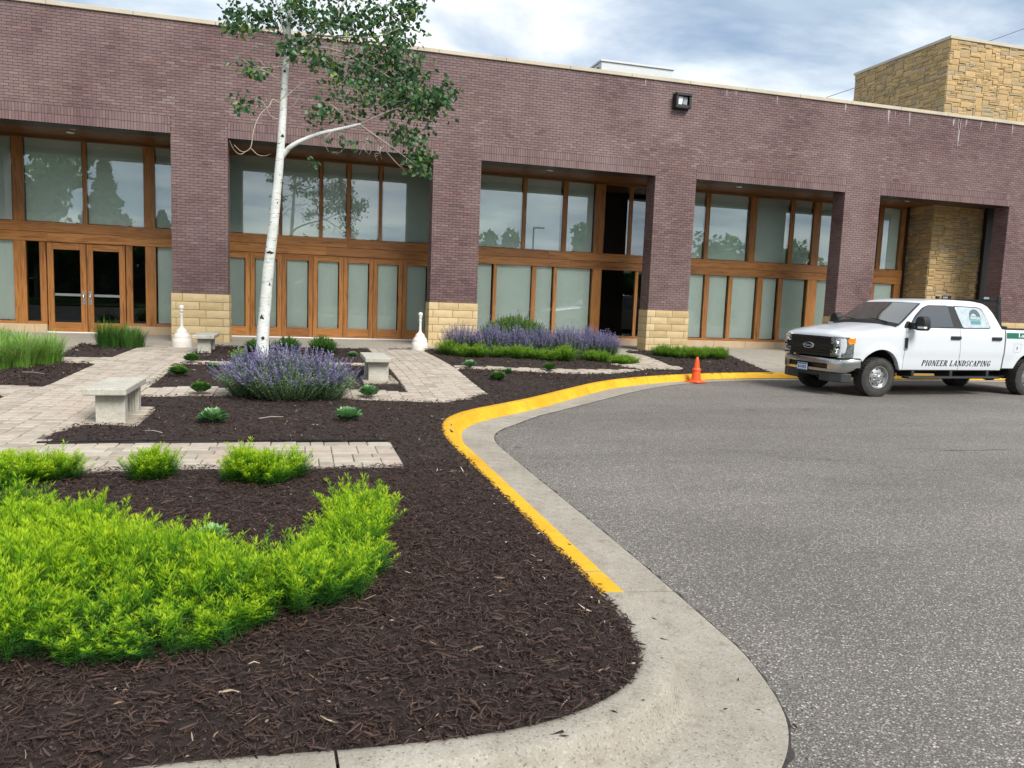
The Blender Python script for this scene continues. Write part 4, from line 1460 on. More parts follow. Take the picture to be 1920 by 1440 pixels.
round_clump('dense low green planting in the kerbside bed behind the traffic cone', [(9.5, 18.85, .36), (9.95, 18.75, .36), (10.4, 18.75, .36), (10.85, 18.8, .34), (11.2, 18.85, .28)], .27, FOL['fern'], dens=520)


def spike(seed, H, bloom, leafy=.8):
    """upright flower stem: grey-green leaves below, whorls of small blossoms above"""
    r = random.Random(seed); t = TB()
    bx = r.uniform(-.05, .05)
    pt = lambda f: np.array((bx * f * f, .02 * math.sin(f * 3 + seed) * f, H * f))
    for k in range(5): t.bar(pt(k / 5), pt((k + 1) / 5), .005, 0, .3)
    for k in range(11):
        f = .12 + (1 - bloom - .1) * k / 10
        for s in (0, 1):
            if r.random() > leafy: continue
            a = r.random() * 6.28; e = r.uniform(.1, .7)
            t.leaf(pt(f), (math.cos(a) * math.cos(e), math.sin(a) * math.cos(e), math.sin(e)), r.uniform(.025, .042), r.uniform(.010, .017), mat=0, tone=r.random())
    nw = 7
    for k in range(nw):
        f = 1 - bloom + bloom * k / (nw - 1)
        rad = .027 * (1.1 - .70 * k / nw)
        for j in range(6):
            a = r.random() * 6.28; e = r.uniform(-.1, .8)
            t.leaf(pt(f) + np.array((0, 0, r.uniform(-.008, .008))), (math.cos(a) * math.cos(e), math.sin(a) * math.cos(e), math.sin(e)), rad * r.uniform(.9, 1.5), .014, mat=1, tone=r.random())
    return t.done()


def leafy_sprig(seed, H=.25, L=.04, W=.018, n=26):
    r = random.Random(seed); t = TB()
    t.bar((0, 0, 0), (0, 0, H), .005, 0, .2)
    for k in range(n):
        f = .1 + .9 * k / n
        a = k * 2.4 + r.random(); e = r.uniform(.1, .9) + f * .3
        t.leaf((0, 0, H * f), (math.cos(a) * math.cos(e), math.sin(a) * math.cos(e), math.sin(e)), L * r.uniform(.8, 1.2) * (1.1 - .3 * f), W, mat=0, tone=min(1, .15 + .7 * f + r.uniform(-.15, .2)), fold=.15)
    return t.done()


SPK = [spike(i, .5, .34) for i in range(6)]
SPC = [spike(i + 40, .5, .26) for i in range(6)]
LEAFY = [leafy_sprig(i) for i in range(5)]
CATL = [leafy_sprig(i + 20, .28, .036, .020, 24) for i in range(4)]


def dome_spikes(name, label, cat, ells, n, hgt, bloomer, leafy_temps, nl, spread, group=None, mats=None, hl=.55):
    """ells: (x, y, rx, ry, hscale)"""
    Ps, Hs, Ls = [], [], []
    Pl, Hl, Ll = [], [], []
    w = np.array([e[2] * e[3] for e in ells]); w = w / w.sum()
    for e, ww in zip(ells, w):
        for (m_, P_, H_, L_, kk) in ((int(n * ww), Ps, Hs, Ls, 1.0), (int(nl * ww), Pl, Hl, Ll, hl)):
            a = rng.uniform(0, 6.28, m_); q = np.sqrt(rng.random(m_))
            x = e[0] + e[2] * .62 * q * np.cos(a); y = e[1] + e[3] * .62 * q * np.sin(a)
            P_.append(np.stack([x, y, zg(x, y) + .01], -1))
            H_.append(hgt * e[4] * kk * (1.0 - .30 * q ** 2) * rng.uniform(.72, 1.10, m_))
            L_.append(np.stack([np.cos(a), np.sin(a)], -1) * (spread * q ** 1.5)[:, None] + rng.normal(0, .10, (m_, 2)))
    P, H, Lv = np.vstack(Ps), np.concatenate(Hs), np.vstack(Ls)
    A = scatter(bloomer, P, rng.uniform(0, 6.28, len(P)), np.stack([.7 + .6 * H, .7 + .6 * H, H / .5], -1), Lv, .12)
    P, H, Lv = np.vstack(Pl), np.concatenate(Hl), np.vstack(Ll)
    B = scatter(leafy_temps, P, rng.uniform(0, 6.28, len(P)), np.stack([.9 + 0 * H, .9 + 0 * H, H / .28], -1), Lv, .12)
    V = np.vstack([A[0], B[0]]); T = np.vstack([A[1], B[1] + len(A[0])])
    o = tri_object(name, V, T, mats or [FOL['cat'], FOL['purple']], np.concatenate([A[2], B[2]]), np.concatenate([A[3], B[3]]))
    return tag(o, label, cat, group)


dome_spikes('catmint', 'big mound of purple flowering catmint at the foot of the white trunked tree', 'flowering plant', [(-.17, 11.05, .74, .60, 1.02), (-.62, 11.1, .36, .40, .92), (.30, 11.1, .38, .40, .92)], 640, .74, SPC, CATL, 1150, .80, hl=.78)
lav = [(3.75, 18.1, .55, .5, 1.0, 'purple lavender clump at the stone pillar end of its bed'), (4.45, 17.75, .5, .5, 1.02, 'purple lavender clump second from the stone pillar'), (5.1, 17.75, .5, .5, .98, 'purple lavender clump in front of the leafy bush'),
       (5.75, 17.9, .5, .5, 1.0, 'purple lavender clump just past the leafy bush'), (6.4, 17.75, .5, .55, 1.08, 'purple lavender clump reaching to the ground in the hedge gap'), (7.0, 18.0, .45, .45, 1.02, 'purple lavender clump second from the east path'), (7.45, 18.0, .40, .42, .92, 'sparse purple lavender clump nearest the east path')]
for e in lav:
    dome_spikes('lavender', e[5], 'flowering plant', [e[:5]], 230, .74, SPK, CATL, 200, .38, 'purple lavender clumps in a row before the windows', hl=.62)
dome_spikes('leafy_bush', 'rounded leafy green bush rising behind the middle of the lavender', 'bush', [(5.2, 18.5, .95, .55, 1.0)], 40, 1.12, SPK, LEAFY, 1500, .42, mats=[FOL['bush'], FOL['purple']], hl=.90)


# --- round leafy bushes in the back bed
def leafy_bush(x, y, r, h, label, n=230, mat='green', temps=None, group=None, name='leafy_shrub'):
    a = rng.uniform(0, 6.28, n); q = np.sqrt(rng.random(n))
    P = np.stack([x + r * .6 * q * np.cos(a), y + r * .6 * q * np.sin(a), 0 * a], -1); P[:, 2] = zg(P[:, 0], P[:, 1]) + mulch_h(P[:, 0], P[:, 1]) - .01
    H = h * (1.05 - .4 * q ** 2) * rng.uniform(.8, 1.1, n)
    Lv = np.stack([np.cos(a), np.sin(a)], -1) * (.75 * q ** 2 * r / h)[:, None] + rng.normal(0, .12, (n, 2))
    o = _soup(name, temps or LEAFY, P, np.stack([1 + 0 * H, 1 + 0 * H, H / .25], -1), Lv, .13, None, FOL[mat])
    return tag(o, label, 'shrub', group)


gb = 'round green shrubs in the bed behind the tree'
leafy_bush(.49, 17.35, .30, .37, 'roundest green shrub in the back bed right of the white trunk', group=gb)
leafy_bush(-.25, 17.9, .30, .30, 'spreading green shrub in the back bed right beside the white trunk', group=gb)
leafy_bush(-.85, 17.3, .27, .30, 'green shrub in the back bed half hidden behind the white trunk', group=gb)
leafy_bush(-1.02, 14.3, .16, .36, 'yellowish green shoot rising among the catmint flowers', 60, 'fern')


def rosette(seed, R_=.16, H=.13, n=34):
    r = random.Random(seed); t = TB()
    for k in range(n):
        a = k * 2.399; f = k / n
        e = .45 + 1.0 * f
        b = np.array((math.cos(a) * .02, math.sin(a) * .02, .02 + H * .35 * f))
        d = np.array((math.cos(a) * math.cos(e), math.sin(a) * math.cos(e), math.sin(e)))
        l = R_ * (1.0 - .35 * f) * r.uniform(.85, 1.1)
        m = b + d * l * .55
        t.bar(b, m, .006, 0, .3)
        for q in range(4):
            a2 = a + r.uniform(-1.1, 1.1)
            d2 = np.array((math.cos(a2) * math.cos(e), math.sin(a2) * math.cos(e), math.sin(e) * .8))
            t.leaf(m - d * l * .25 * q * .5, d2, l * .55, l * .50, mat=0, tone=min(1, .2 + .6 * f + r.uniform(-.2, .3)), fold=.22)
    return t.done()


ROS = [rosette(i) for i in range(4)]
plants = [(-.95, 9.08, .17, 'waxy', 'blue green leafy perennial at the bench side of the near mulch bed'), (.56, 9.36, .17, 'waxy', 'blue green leafy perennial at the kerb side of the near mulch bed'), (-1.33, 11.3, .16, 'green', 'small green perennial beside the thin paver strip left of the catmint'),
          (.97, 11.3, .17, 'waxy', 'small green perennial on the thin paver strip right of the catmint'), (-1.86, 13.1, .17, 'green', 'bright green perennial at the corner of the middle bed near the long path'), (-1.93, 15.15, .16, 'green', 'bright green perennial on the far paver strip before the grey bench'),
          (3.52, 13.6, .17, 'green', 'green perennial in the triangular bed nearest the yellow kerb'), (4.0, 14.6, .11, 'waxy', 'tiny pale perennial in the triangular bed behind the larger one'), (3.28, 15.0, .15, 'waxy', 'green perennial at the path corner of the lavender strip'), (5.12, 15.45, .16, 'green', 'upright green perennial on the strip before the lavender'),
          (-1.1, 15.2, .13, 'waxy', 'thin pale perennial behind the catmint near the grey bench'), (1.08, 16.6, .12, 'waxy', 'tiny pale perennial behind the right hand bench'), (-1.45, 14.2, .11, 'waxy', 'thin pale perennial in the middle bed left of the catmint'), (-.52, 4.98, .10, 'waxy', 'small blue green weed at the back edge of the feathery drift')]
for (x, y, s, mt, nm) in plants:
    n = 1 if s < .12 else 2
    P = np.array([(x + (i * .03), y, float(zg(x, y)) + .02) for i in range(n)])
    o = _soup('young_perennial', ROS, P, np.full((n, 3), s / .16), np.zeros((n, 2)), .1, None, FOL[mt])
    tag(o, nm, 'plant', 'young perennials dotted in the mulch')
o = _soup('weed', LEAFY, np.array([(-.20, 4.62, -.17), (-.18, 4.63, -.17)]), np.full((2, 3), .75), rng.normal(0, .1, (2, 2)), .1, None, FOL['green'])
tag(o, 'single thin green weed standing in the mulch notch of the feathery drift', 'plant')


def grass_clump(name, label, tufts, h, per, mat='grass'):
    """tufts: (x, y, r, hscale); blades fan out of each crown"""
    B, A_, Ln, O_ = [], [], [], []
    for (cx, cy, r, hs) in tufts:
        n = int(per * (r / .2) ** 1.3)
        a = rng.uniform(0, 6.28, n); q = np.sqrt(rng.random(n))
        x, y = cx + r * .55 * q * np.cos(a), cy + r * .55 * q * np.sin(a)
        B.append(np.stack([x, y, zg(x, y) + .005], -1)); A_.append(a + rng.normal(0, .5, n))
        l = h * hs * rng.uniform(.45, 1.15, n) * (1.08 - .25 * q); Ln.append(l)
        O_.append(l * np.clip(rng.normal(.22, .16, n) + .38 * q * r / .25, .03, .95))
    b, a, l, out = np.vstack(B), np.concatenate(A_), np.concatenate(Ln), np.concatenate(O_)
    n = len(a); w = rng.uniform(.0022, .0048, n)
    d = np.stack([np.cos(a), np.sin(a), 0 * a], -1); s = np.stack([-np.sin(a), np.cos(a), 0 * a], -1)
    up = np.array((0, 0, 1.0))
    dr = np.clip(out / l, 0, 1)
    p1 = b + d * (out * .16)[:, None] + up * (l * .42)[:, None]
    p2 = b + d * (out * .52)[:, None] + up * (l * (.80 - .08 * dr))[:, None]
    p3 = b + d * out[:, None] + up * (l * (1 - .42 * dr))[:, None]
    V = np.stack([b - s * w[:, None], b + s * w[:, None], p1 - s * w[:, None] * .9, p1 + s * w[:, None] * .9, p2 - s * w[:, None] * .6, p2 + s * w[:, None] * .6, p3], 1).reshape(-1, 3)
    tr = np.array([(0, 1, 3), (0, 3, 2), (2, 3, 5), (2, 5, 4), (4, 5, 6)])
    T = (np.arange(n)[:, None, None] * 7 + tr[None]).reshape(-1, 3)
    tn = np.clip(rng.normal(.55, .20, n), 0, .93); tn[rng.random(n) < .06] = 1.0
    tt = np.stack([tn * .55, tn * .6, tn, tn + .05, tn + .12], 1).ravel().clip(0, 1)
    return tag(tri_object(name, V, T, FOL[mat], None, tt), label, 'ornamental grass', 'ornamental grass clumps left of the path')


rg = random.Random(5)
TU = [(rg.uniform(-5.9, -4.25), rg.uniform(13.75, 14.95), rg.uniform(.18, .30), rg.uniform(.75, 1.1)) for _ in range(26)] + [(-4.08, 14.85, .20, .95), (-4.12, 14.5, .22, 1.05), (-4.32, 14.15, .24, 1.0), (-4.6, 13.95, .24, .95), (-5.0, 13.8, .24, .95)]
grass_clump('ornamental_grass', 'large clump of tall pale green grass in the bed left of the paver path', TU, .66, 300)
TU = [(rg.uniform(-4.05, -3.45), rg.uniform(17.9, 18.6), rg.uniform(.16, .26), rg.uniform(.7, 1.1)) for _ in range(10)] + [(-4.02, 18.1, .25, 1.15)]
grass_clump('ornamental_grass', 'dark green grass clump in front of the entrance doors', TU, .60, 260, 'green')
TU = [(rg.uniform(-6.5, -5.9), rg.uniform(18.2, 18.7), .22, rg.uniform(.8, 1.1)) for _ in range(4)]
grass_clump('ornamental_grass', 'dark grass clump at the image edge before the brick wall', TU, .45, 200, 'green')

# ================================================================== THE WHITE-TRUNKED TREE
def mat_bark():
    m, nt, b, N, L = newmat('white_aspen_bark')
    n = noise(N, L, 1.0, 6, .6, coord='World', mapping=(9, 9, 46), dist=.4)
    r = ramp(N, [(.29, (.03, .026, .022)), (.345, (.22, .21, .185)), (.385, (.60, .615, .59)), (.7, (.74, .76, .74))]); L(n.outputs[0], r.inputs[0])
    n2 = noise(N, L, 3.5, 5, .6, coord='World')
    r2 = ramp(N, [(.3, (.78, .80, .74)), (.6, (1, 1, 1))]); L(n2.outputs[0], r2.inputs[0])
    c = mixc(N, L, 1.0, r.outputs[0], r2.outputs[0], 'MULTIPLY')
    L(c, b.inputs['Base Color']); setp(b, rough=.75, spec=.2)
    bump(N, L, b, n.outputs[0], .35, .01)
    return m


M['bark'] = mat_bark()
M['scar'] = plain('dark_bark_scar', (.035, .030, .026), .95, var=.4, vscale=50)
M['twig'] = plain('grey_twig', (.34, .30, .25), .85, var=.25, vscale=20)
TYY = 14.3
tree = thing('aspen_tree', 'white barked tree with dark green leaves standing in the mulch bed', 'tree', (0, 0, 0))
trunk_xz = [(-.66, -.25), (-.665, -.05), (-.64, .24), (-.625, .66), (-.58, 1.23), (-.535, 1.79), (-.47, 2.35), (-.40, 3.09), (-.345, 3.73), (-.305, 4.37), (-.275, 4.99), (-.235, 5.53), (-.215, 5.93), (-.205, 6.32), (-.15, 7.2), (-.05, 8.2), (.05, 9.3), (.1, 10.4)]
rad = [.150, .128, .114, .104, .098, .093, .084, .075, .067, .062, .056, .049, .043, .039, .033, .025, .016, .008]
tp = catmull([(x, TYY + .04 * math.sin(z * 1.3), z) for x, z in trunk_xz], 4)
tr_ = np.interp(np.linspace(0, len(rad) - 1, len(tp)), range(len(rad)), rad) * (1 + .03 * np.sin(np.arange(len(tp)) * 1.7))
m_ = MB(); m_.tube(tp, tr_, 18); trunk = m_.build('trunk', M['bark'], tree, smooth=70)
for (z, s, a0) in [(2.0, .085, -1.65), (.98, .070, -1.95), (4.08, .040, -1.3), (2.9, .022, -1.2), (1.5, .026, -1.1), (.52, .045, -1.5), (5.2, .030, -1.8), (4.9, .022, -2.3)]:
    i = int(np.argmin(abs(tp[:, 2] - z))); c, r0 = tp[i], tr_[i]
    m_ = MB(); rows_ = []; rs = random.Random(int(z * 100)); hk = rs.uniform(.22, .75); dk_ = rs.uniform(.1, .95); wk = rs.uniform(.7, 1.35)
    for q in range(7):
        v = -1 + 2 * q / 6
        row = []
        for u in (-1, -.5, 0, .5, 1):
            ww = .75 * (1 - abs(v)) ** .6 * rs.uniform(.7, 1.2) + .10
            a = a0 + u * ww * s / r0 * .8 * wk
            pro = .004 + .018 * (1 - abs(v)) * (1 - u * u) * (s / .08)
            row.append((c[0] + (r0 + pro) * math.cos(a), c[1] + (r0 + pro) * math.sin(a), c[2] + v * s * hk - abs(u) * s * dk_ + rs.uniform(-.05, .05) * s))
        rows_.append(row)
    m_.grid(rows_); m_.build('branch_scar', M['scar'], trunk, smooth=80, fix=True)


m_ = MB()
for i in range(130):
    k = random.randrange(2, len(tp) - 14); c, r0 = tp[k], tr_[k] + .0015
    a0 = random.uniform(0, 6.28); hw = random.uniform(.12, .55); z = c[2] + random.uniform(-.08, .08); th = random.uniform(.0025, .006); cx_ = float(np.interp(z, tp[:, 2], tp[:, 0])); cy_ = float(np.interp(z, tp[:, 2], tp[:, 1])); rr_ = float(np.interp(z, tp[:, 2], tr_)) + .0015
    top = [(cx_ + rr_ * math.cos(a0 + hw * u), cy_ + rr_ * math.sin(a0 + hw * u), z + th * (1 - u * u)) for u in (-1, -.5, 0, .5, 1)]
    bot = [(cx_ + rr_ * math.cos(a0 + hw * u), cy_ + rr_ * math.sin(a0 + hw * u), z - th * (1 - u * u) - .0005) for u in (-1, -.5, 0, .5, 1)]
    m_.grid([bot, top])
tag(m_.build('lenticel', M['scar'], trunk), kind='stuff')


def limb(name, pts, r0, r1, mat='bark', par=None):
    p = catmull(pts, 4)
    m_ = MB(); m_.tube(p, np.linspace(r0, r1, len(p)), 8); return m_.build(name, M[mat], par or tree, smooth=70), p


def dp(pts, dy): return [(x, TYY + dy * i / (len(pts) - 1), z) for i, (x, z) in enumerate(pts)]


limb('branch', dp([(-.345, 3.66), (-.24, 3.80), (-.17, 3.87), (.01, 3.98), (.32, 4.12), (.69, 4.23), (1.01, 4.33)], -.25), .048, .024)
limb('branch', [(1.0, TYY - .25, 4.325), (1.34, TYY - .3, 4.51), (1.81, TYY - .25, 4.74), (2.0, TYY - .2, 4.82)], .015, .005, 'twig')
limb('branch', [(.98, TYY - .25, 4.32), (1.25, TYY - .2, 4.17), (1.63, TYY - .2, 3.95), (1.93, TYY - .25, 3.74), (2.18, TYY - .25, 3.57)], .018, .005, 'twig')
limb('branch', [(1.2, TYY - .2, 4.2), (1.45, TYY - .1, 3.95), (1.65, TYY - .1, 3.75), (1.85, TYY - .05, 3.6)], .014, .005, 'twig')
limb('branch', dp([(-.23, 5.50), (-.05, 5.67), (.15, 5.82), (.30, 5.97), (.41, 6.09), (.66, 6.39), (.84, 6.81), (1.1, 7.6)], .4), .042, .012)
limb('branch', dp([(.16, 5.80), (.67, 5.77), (1.22, 5.79), (1.62, 5.93)], -.5), .018, .006, 'twig')
limb('branch', dp([(-.2, 5.60), (.22, 5.58), (.58, 5.54), (1.04, 5.37), (1.42, 5.18), (1.7, 5.0)], -.4), .020, .006, 'twig')
limb('branch', dp([(-.25, 5.66), (-.34, 5.96), (-.42, 6.21), (-.7, 6.9)], -.3), .026, .010)
limb('branch', dp([(-.2, 6.4), (-.6, 6.6), (-1.0, 6.5)], -.3), .018, .006, 'twig')
limb('branch', dp([(-.22, 4.82), (.03, 4.83), (.12, 4.84), (.33, 4.97)], -.2), .016, .006, 'twig')
limb('twig', dp([(-.27, 4.50), (-.12, 4.58), (-.03, 4.76)], -.1), .010, .004, 'twig')
limb('twig', dp([(-.33, 4.58), (-.47, 4.64), (-.53, 4.52), (-.66, 4.38), (-.75, 4.19), (-.79, 4.01), (-.83, 3.78), (-.96, 3.70), (-1.09, 3.80)], -.2), .014, .005, 'twig')
limb('twig', dp([(-.83, 3.80), (-.72, 3.70), (-.60, 3.68), (-.5, 3.72)], -.1), .007, .003, 'twig')
limb('twig', dp([(-.88, 3.76), (-1.0, 3.68), (-1.1, 3.74), (-1.17, 3.88)], -.1), .007, .003, 'twig')
limb('twig', dp([(-.33, 4.32), (-.5, 4.36), (-.62, 4.55), (-.78, 4.62)], -.15), .010, .004, 'twig')
limb('twig', dp([(-.30, 5.22), (-.49, 5.16), (-.75, 5.12), (-.95, 5.2)], -.2), .011, .004, 'twig')
for i in range(15):
    x = random.uniform(.35, 2.0); z = 4.16 - max(0, x - 1.0) * .42 + max(0, .9 - x) * -.05 + random.uniform(-.04, .02)
    y = TYY - .22 + random.uniform(-.12, .12)
    pts = [(x, y, z)]
    for q in range(4): pts.append((pts[-1][0] + random.uniform(-.09, .10), y + random.uniform(-.06, .06), pts[-1][2] - random.uniform(-.01, .11)))
    limb('twig', pts, .006, .002, 'twig')
for i in range(75):
    x = random.uniform(-.9, 1.75); z = random.uniform(4.5, 6.1)
    pts = [(x, TYY + random.uniform(-.4, .4), z)]
    dx, dz = random.uniform(-.05, .16), random.uniform(-.06, .14)
    for q in range(4): pts.append((pts[-1][0] + dx + random.uniform(-.03, .03), pts[-1][1] + random.uniform(-.06, .06), pts[-1][2] + dz + random.uniform(-.04, .04)))
    limb('twig', pts, .008, .003, 'twig')

CL = [(-1.00,6.08,0.28,0.16,60),(-1.00,5.78,0.24,0.13,50),(-0.83,5.15,0.27,0.12,30),(-0.75,5.03,0.11,0.07,10),(-0.92,4.66,0.20,0.12,22),(-0.96,4.44,0.14,0.07,8),(-0.27,5.57,0.18,0.11,22),(-0.05,5.46,0.27,0.18,46),(0.21,6.02,0.53,0.27,110),(0.75,6.18,0.53,0.27,130),(1.40,6.27,0.62,0.28,170),(1.77,6.45,0.27,0.13,50),(1.59,5.88,0.20,0.20,60),(1.41,5.63,0.53,0.22,130),(0.31,5.37,0.27,0.16,34),(1.13,5.33,0.44,0.18,80),(0.68,5.05,0.22,0.11,20),(1.79,5.40,0.36,0.22,90),(1.24,4.84,0.53,0.22,100),(1.80,4.94,0.49,0.31,190),(2.19,4.89,0.36,0.27,120),(2.48,5.06,0.20,0.22,56),(0.32,4.56,0.22,0.18,34),(0.23,4.37,0.13,0.11,9),(0.68,4.55,0.27,0.13,22),(1.91,4.44,0.40,0.12,50),(2.02,3.88,0.24,0.26,70),(1.82,4.20,0.26,0.15,30),(2.17,3.64,0.09,0.07,9),(0.19,3.69,0.09,0.07,6),(0.78,4.06,0.30,0.09,14),(0.58,5.36,0.22,0.13,22),(-0.58,6.10,0.31,0.18,70),(-0.05,6.17,0.36,0.16,70),(1.05,5.0,.7,.35,60),(.9,5.6,.8,.3,60),
      (0.2,6.9,1.0,.5,330),(1.2,7.1,.9,.5,300),(-.9,6.9,.7,.5,200),(.3,7.9,1.1,.6,330),(-.5,8.3,.7,.5,180),(.2,9.2,.9,.6,240),(.1,10.2,.5,.5,130),(1.2,8.2,.6,.5,150)]
Pl, nl_ = [], 0
for (x, z, rx, rz, n) in CL:
    n = int(n * (2.1 if z < 6.7 else 1.6)); g = rng.normal(0, .58, (n, 3)).clip(-1.2, 1.2)
    ry = min(.75, max(.22, rx * .9))
    Pl.append(np.stack([x + g[:, 0] * rx, TYY + (rng.uniform(-.35, .25) if n > 40 else -.15) + g[:, 1] * ry, z + g[:, 2] * rz], -1))
P = np.vstack(Pl)


def aspen_leaf(seed):
    r = random.Random(seed); t = TB()
    s = .074
    # short hanging petiole then a broad pointed blade
    tip = np.array((.02, 0, -.03)); t.bar((0, 0, 0), tip, .0022, 0, .6)
    d = np.array((.45, r.uniform(-.3, .3), -.85)); d /= np.linalg.norm(d)
    sd_ = np.cross(d, (0, 1, .3)); sd_ /= np.linalg.norm(sd_); nn = np.cross(sd_, d)
    b = len(t.v)
    prof = [(0, 0), (.16, .42), (.45, .50), (.72, .30), (1, 0)]
    t.v += [tip + d * u * s for u, _ in prof]
    t.v += [tip + d * u * s + sd_ * w * s * .95 + nn * w * s * .25 for u, w in prof[1:4]]
    t.v += [tip + d * u * s - sd_ * w * s * .95 + nn * w * s * .25 for u, w in prof[1:4]]
    tn = r.uniform(.2, .8)
    tr = [(0, 5, 1), (1, 5, 6), (1, 6, 2), (2, 6, 7), (2, 7, 3), (3, 7, 4), (0, 1, 8), (1, 9, 8), (1, 2, 9), (2, 10, 9), (2, 3, 10), (3, 4, 10)]
    t.t += [tuple(b + q for q in f) for f in tr]; t.m += [0] * 12; t.n += [tn] * 12
    return t.done()


AL = [aspen_leaf(i) for i in range(8)]
n = len(P)
V, T, Mi, Tn = scatter(AL, P, rng.uniform(0, 6.28, n), rng.uniform(.8, 1.3, n), rng.normal(0, .45, (n, 2)), .16, np.where(rng.random(n) < .04, .6, 0))
tri_object('crown', V, T, FOL['aspen'], Mi, Tn, tree)

# a few pale dry sticks lying in the mulch
for (x, y, a, l, lb) in [(-.32, 9.35, .35, .30, 'thin pale dry twig lying in the mulch between two perennials'), (-1.45, 8.5, 2.6, .22, 'forked pale twig lying in the mulch by the black edging'), (-3.9, 13.1, -.6, .45, 'long dry stalk lying in the mulch before the tall grass')]:
    m_ = MB(); z = float(zg(x, y)) + .055
    m_.tube([(x - math.cos(a) * l / 2, y - math.sin(a) * l / 2, z), (x, y + .01, z + .012), (x + math.cos(a) * l / 2, y + math.sin(a) * l / 2, z + .004)], [.005, .005, .003], 6)
    tag(m_.build('dry_twig', M['twig']), lb, 'twig', 'dry twigs lying on the mulch')

# ================================================================== THE PICKUP
YAW = math.radians(4.8)
tk = thing('pickup_truck', 'white crew cab pickup with black grille and green striped bed parked at the kerb', 'pickup truck')
ddir = Vector((math.cos(YAW), math.sin(YAW), 0)); nrm = Vector((-math.sin(YAW), math.cos(YAW), 0))
tk.location = Vector((11.55, 13.30, ROAD_Z)) + nrm * .93
tk.rotation_euler = (0, 0, YAW)
# local frame: +x to the tail, -y the side we see, z up

M['paint'] = plain('white_truck_paint', (.62, .65, .68), .28, spec=.5, coat=.6)
M['trim'] = plain('black_truck_trim', (.014, .014, .015), .5)
M['grille'] = plain('grille_black', (.009, .009, .011), .38)
M['tyre'] = plain('tyre_rubber', (.040, .037, .034), .9, var=.35, vscale=14)
M['rim'] = plain('painted_steel_rim', (.42, .42, .42), .35, metal=.85)
M['under'] = plain('underbody', (.008, .008, .008), .9)
M['tint'] = plain('tinted_glass', (.020, .028, .036), .03, spec=1.0, coat=1.0)
M['shieldglass'] = plain('windscreen_glass', (.020, .028, .026), .03, spec=1.0, coat=1.0)
M['filmglass'] = plain('perforated_window_film', (.40, .46, .50), .14, spec=.6, coat=.5, var=.18, vscale=9)
M['ink'] = plain('black_lettering', (.010, .010, .012), .5)
M['greenstripe'] = plain('green_stripe', (.005, .13, .075), .4)
M['whiteink'] = plain('white_lettering', (.82, .82, .80), .5)
M['amber'] = plain('amber_lens', (.80, .26, .012), .15, coat=.5)
M['blueoval'] = plain('blue_badge', (.010, .020, .085), .25, coat=.5)
M['headglass'] = plain('headlamp_bowl', (.50, .52, .54), .10, metal=.9, var=.6, vscale=18, bmp=.9, bscale=22)
M['bumper'] = plain('worn_chrome', (.50, .50, .49), .27, metal=1.0)

WB = 4.47
TOP = [(-.86, 1.15), (-.845, 1.20), (-.81, 1.235), (-.70, 1.272), (-.45, 1.325), (0, 1.385), (.41, 1.435), (.62, 1.465), (.80, 1.475), (6, 1.485)]
HWD = [(-.86, .83), (-.80, .885), (-.70, .940), (-.5, .985), (-.2, 1.003), (.6, 1.0), (3.6, 1.0), (5.7, .995), (5.83, .97)]


def itp(tab, x): return float(np.interp(x, [a for a, _ in tab], [b for _, b in tab]))


def zlow(s):
    z = .79 if s < -.44 else .555
    if s > 3.6: z = .60
    for c, r, zc in ((.06, .555, .43), (WB + .02, .545, .43)):
        if abs(s - c) < r: z = max(z, zc + math.sqrt(r * r - (s - c) ** 2))
        elif s < c - r and c < 1: z = .79
    return z


def side_y(s, z):
    w = itp(HWD, s)
    f = np.interp(z, [.5, .62, .80, .86, .90, 1.05, 1.25, 1.40, 1.50], [-.055, -.030, -.016, -.012, .0, .004, 0, -.012, -.03])
    for c in (.06, WB + .02):                       # slight wheel-arch flare
        d = math.hypot(s - c, z - .43)
        if d < .72: f += .022 * max(0, 1 - abs(d - .57) / .14)
    return w + float(f)


def body_shell(name, s0, s1, bed=False):
    ss = sorted(set([round(x, 3) for x in np.arange(s0, s1, .045)] + [s1] + ([-.86, -.845, -.81] if s0 < -.8 else [])))
    m_ = MB(); rows_ = []
    for s in ss:
        zl, zt = zlow(s), itp(TOP, s)
        half = [(side_y(s, zl) - .16, zl + .03), (side_y(s, zl) - .02, zl), ]
        for t in np.linspace(0.02, .93, 12):
            z = zl + (zt - .05 - zl) * t; half.append((side_y(s, z), z))
        w = side_y(s, zt - .05)
        half += [(w - .006, zt - .03), (w - .022, zt - .010), (w - .05, zt)]
        if bed:
            half += [(w - .15, zt), (w - .16, zt - .05), (w - .17, .98), (0, .98)]
        else:
            cr = .075 * max(0, min(1, (.75 - s) / .3)) * min(1, (s + .87) / .25 + .25)
            half += [(w * .80, zt + cr * .45), (w * .6, zt + cr * .62), (w * .5, zt + cr * .9), (w * .25, zt + cr), (0, zt + cr)]
        rows_.append([(s, -y, z) for y, z in half] + [(s, y, z) for y, z in half[::-1][1:]])
    m_.grid(rows_)
    n = len(rows_[0])
    m_.add(rows_[0], [tuple(range(n))]); m_.add(rows_[-1], [tuple(range(n))[::-1]])
    return m_.build(name, M['paint'], tk, smooth=38, fix=True)


body = body_shell('body', -.86, 3.595)
bedp = body_shell('cargo_bed', 3.640, 5.83, True)
m_ = MB(); m_.box(3.585, 3.65, -.93, .93, .62, 1.44); m_.build('cab_gap', M['under'], tk)

# cab (greenhouse)
ZB, TUM = 1.44, .335


def cab_y(z): return .972 - TUM * max(0, z - ZB) ** 1.12


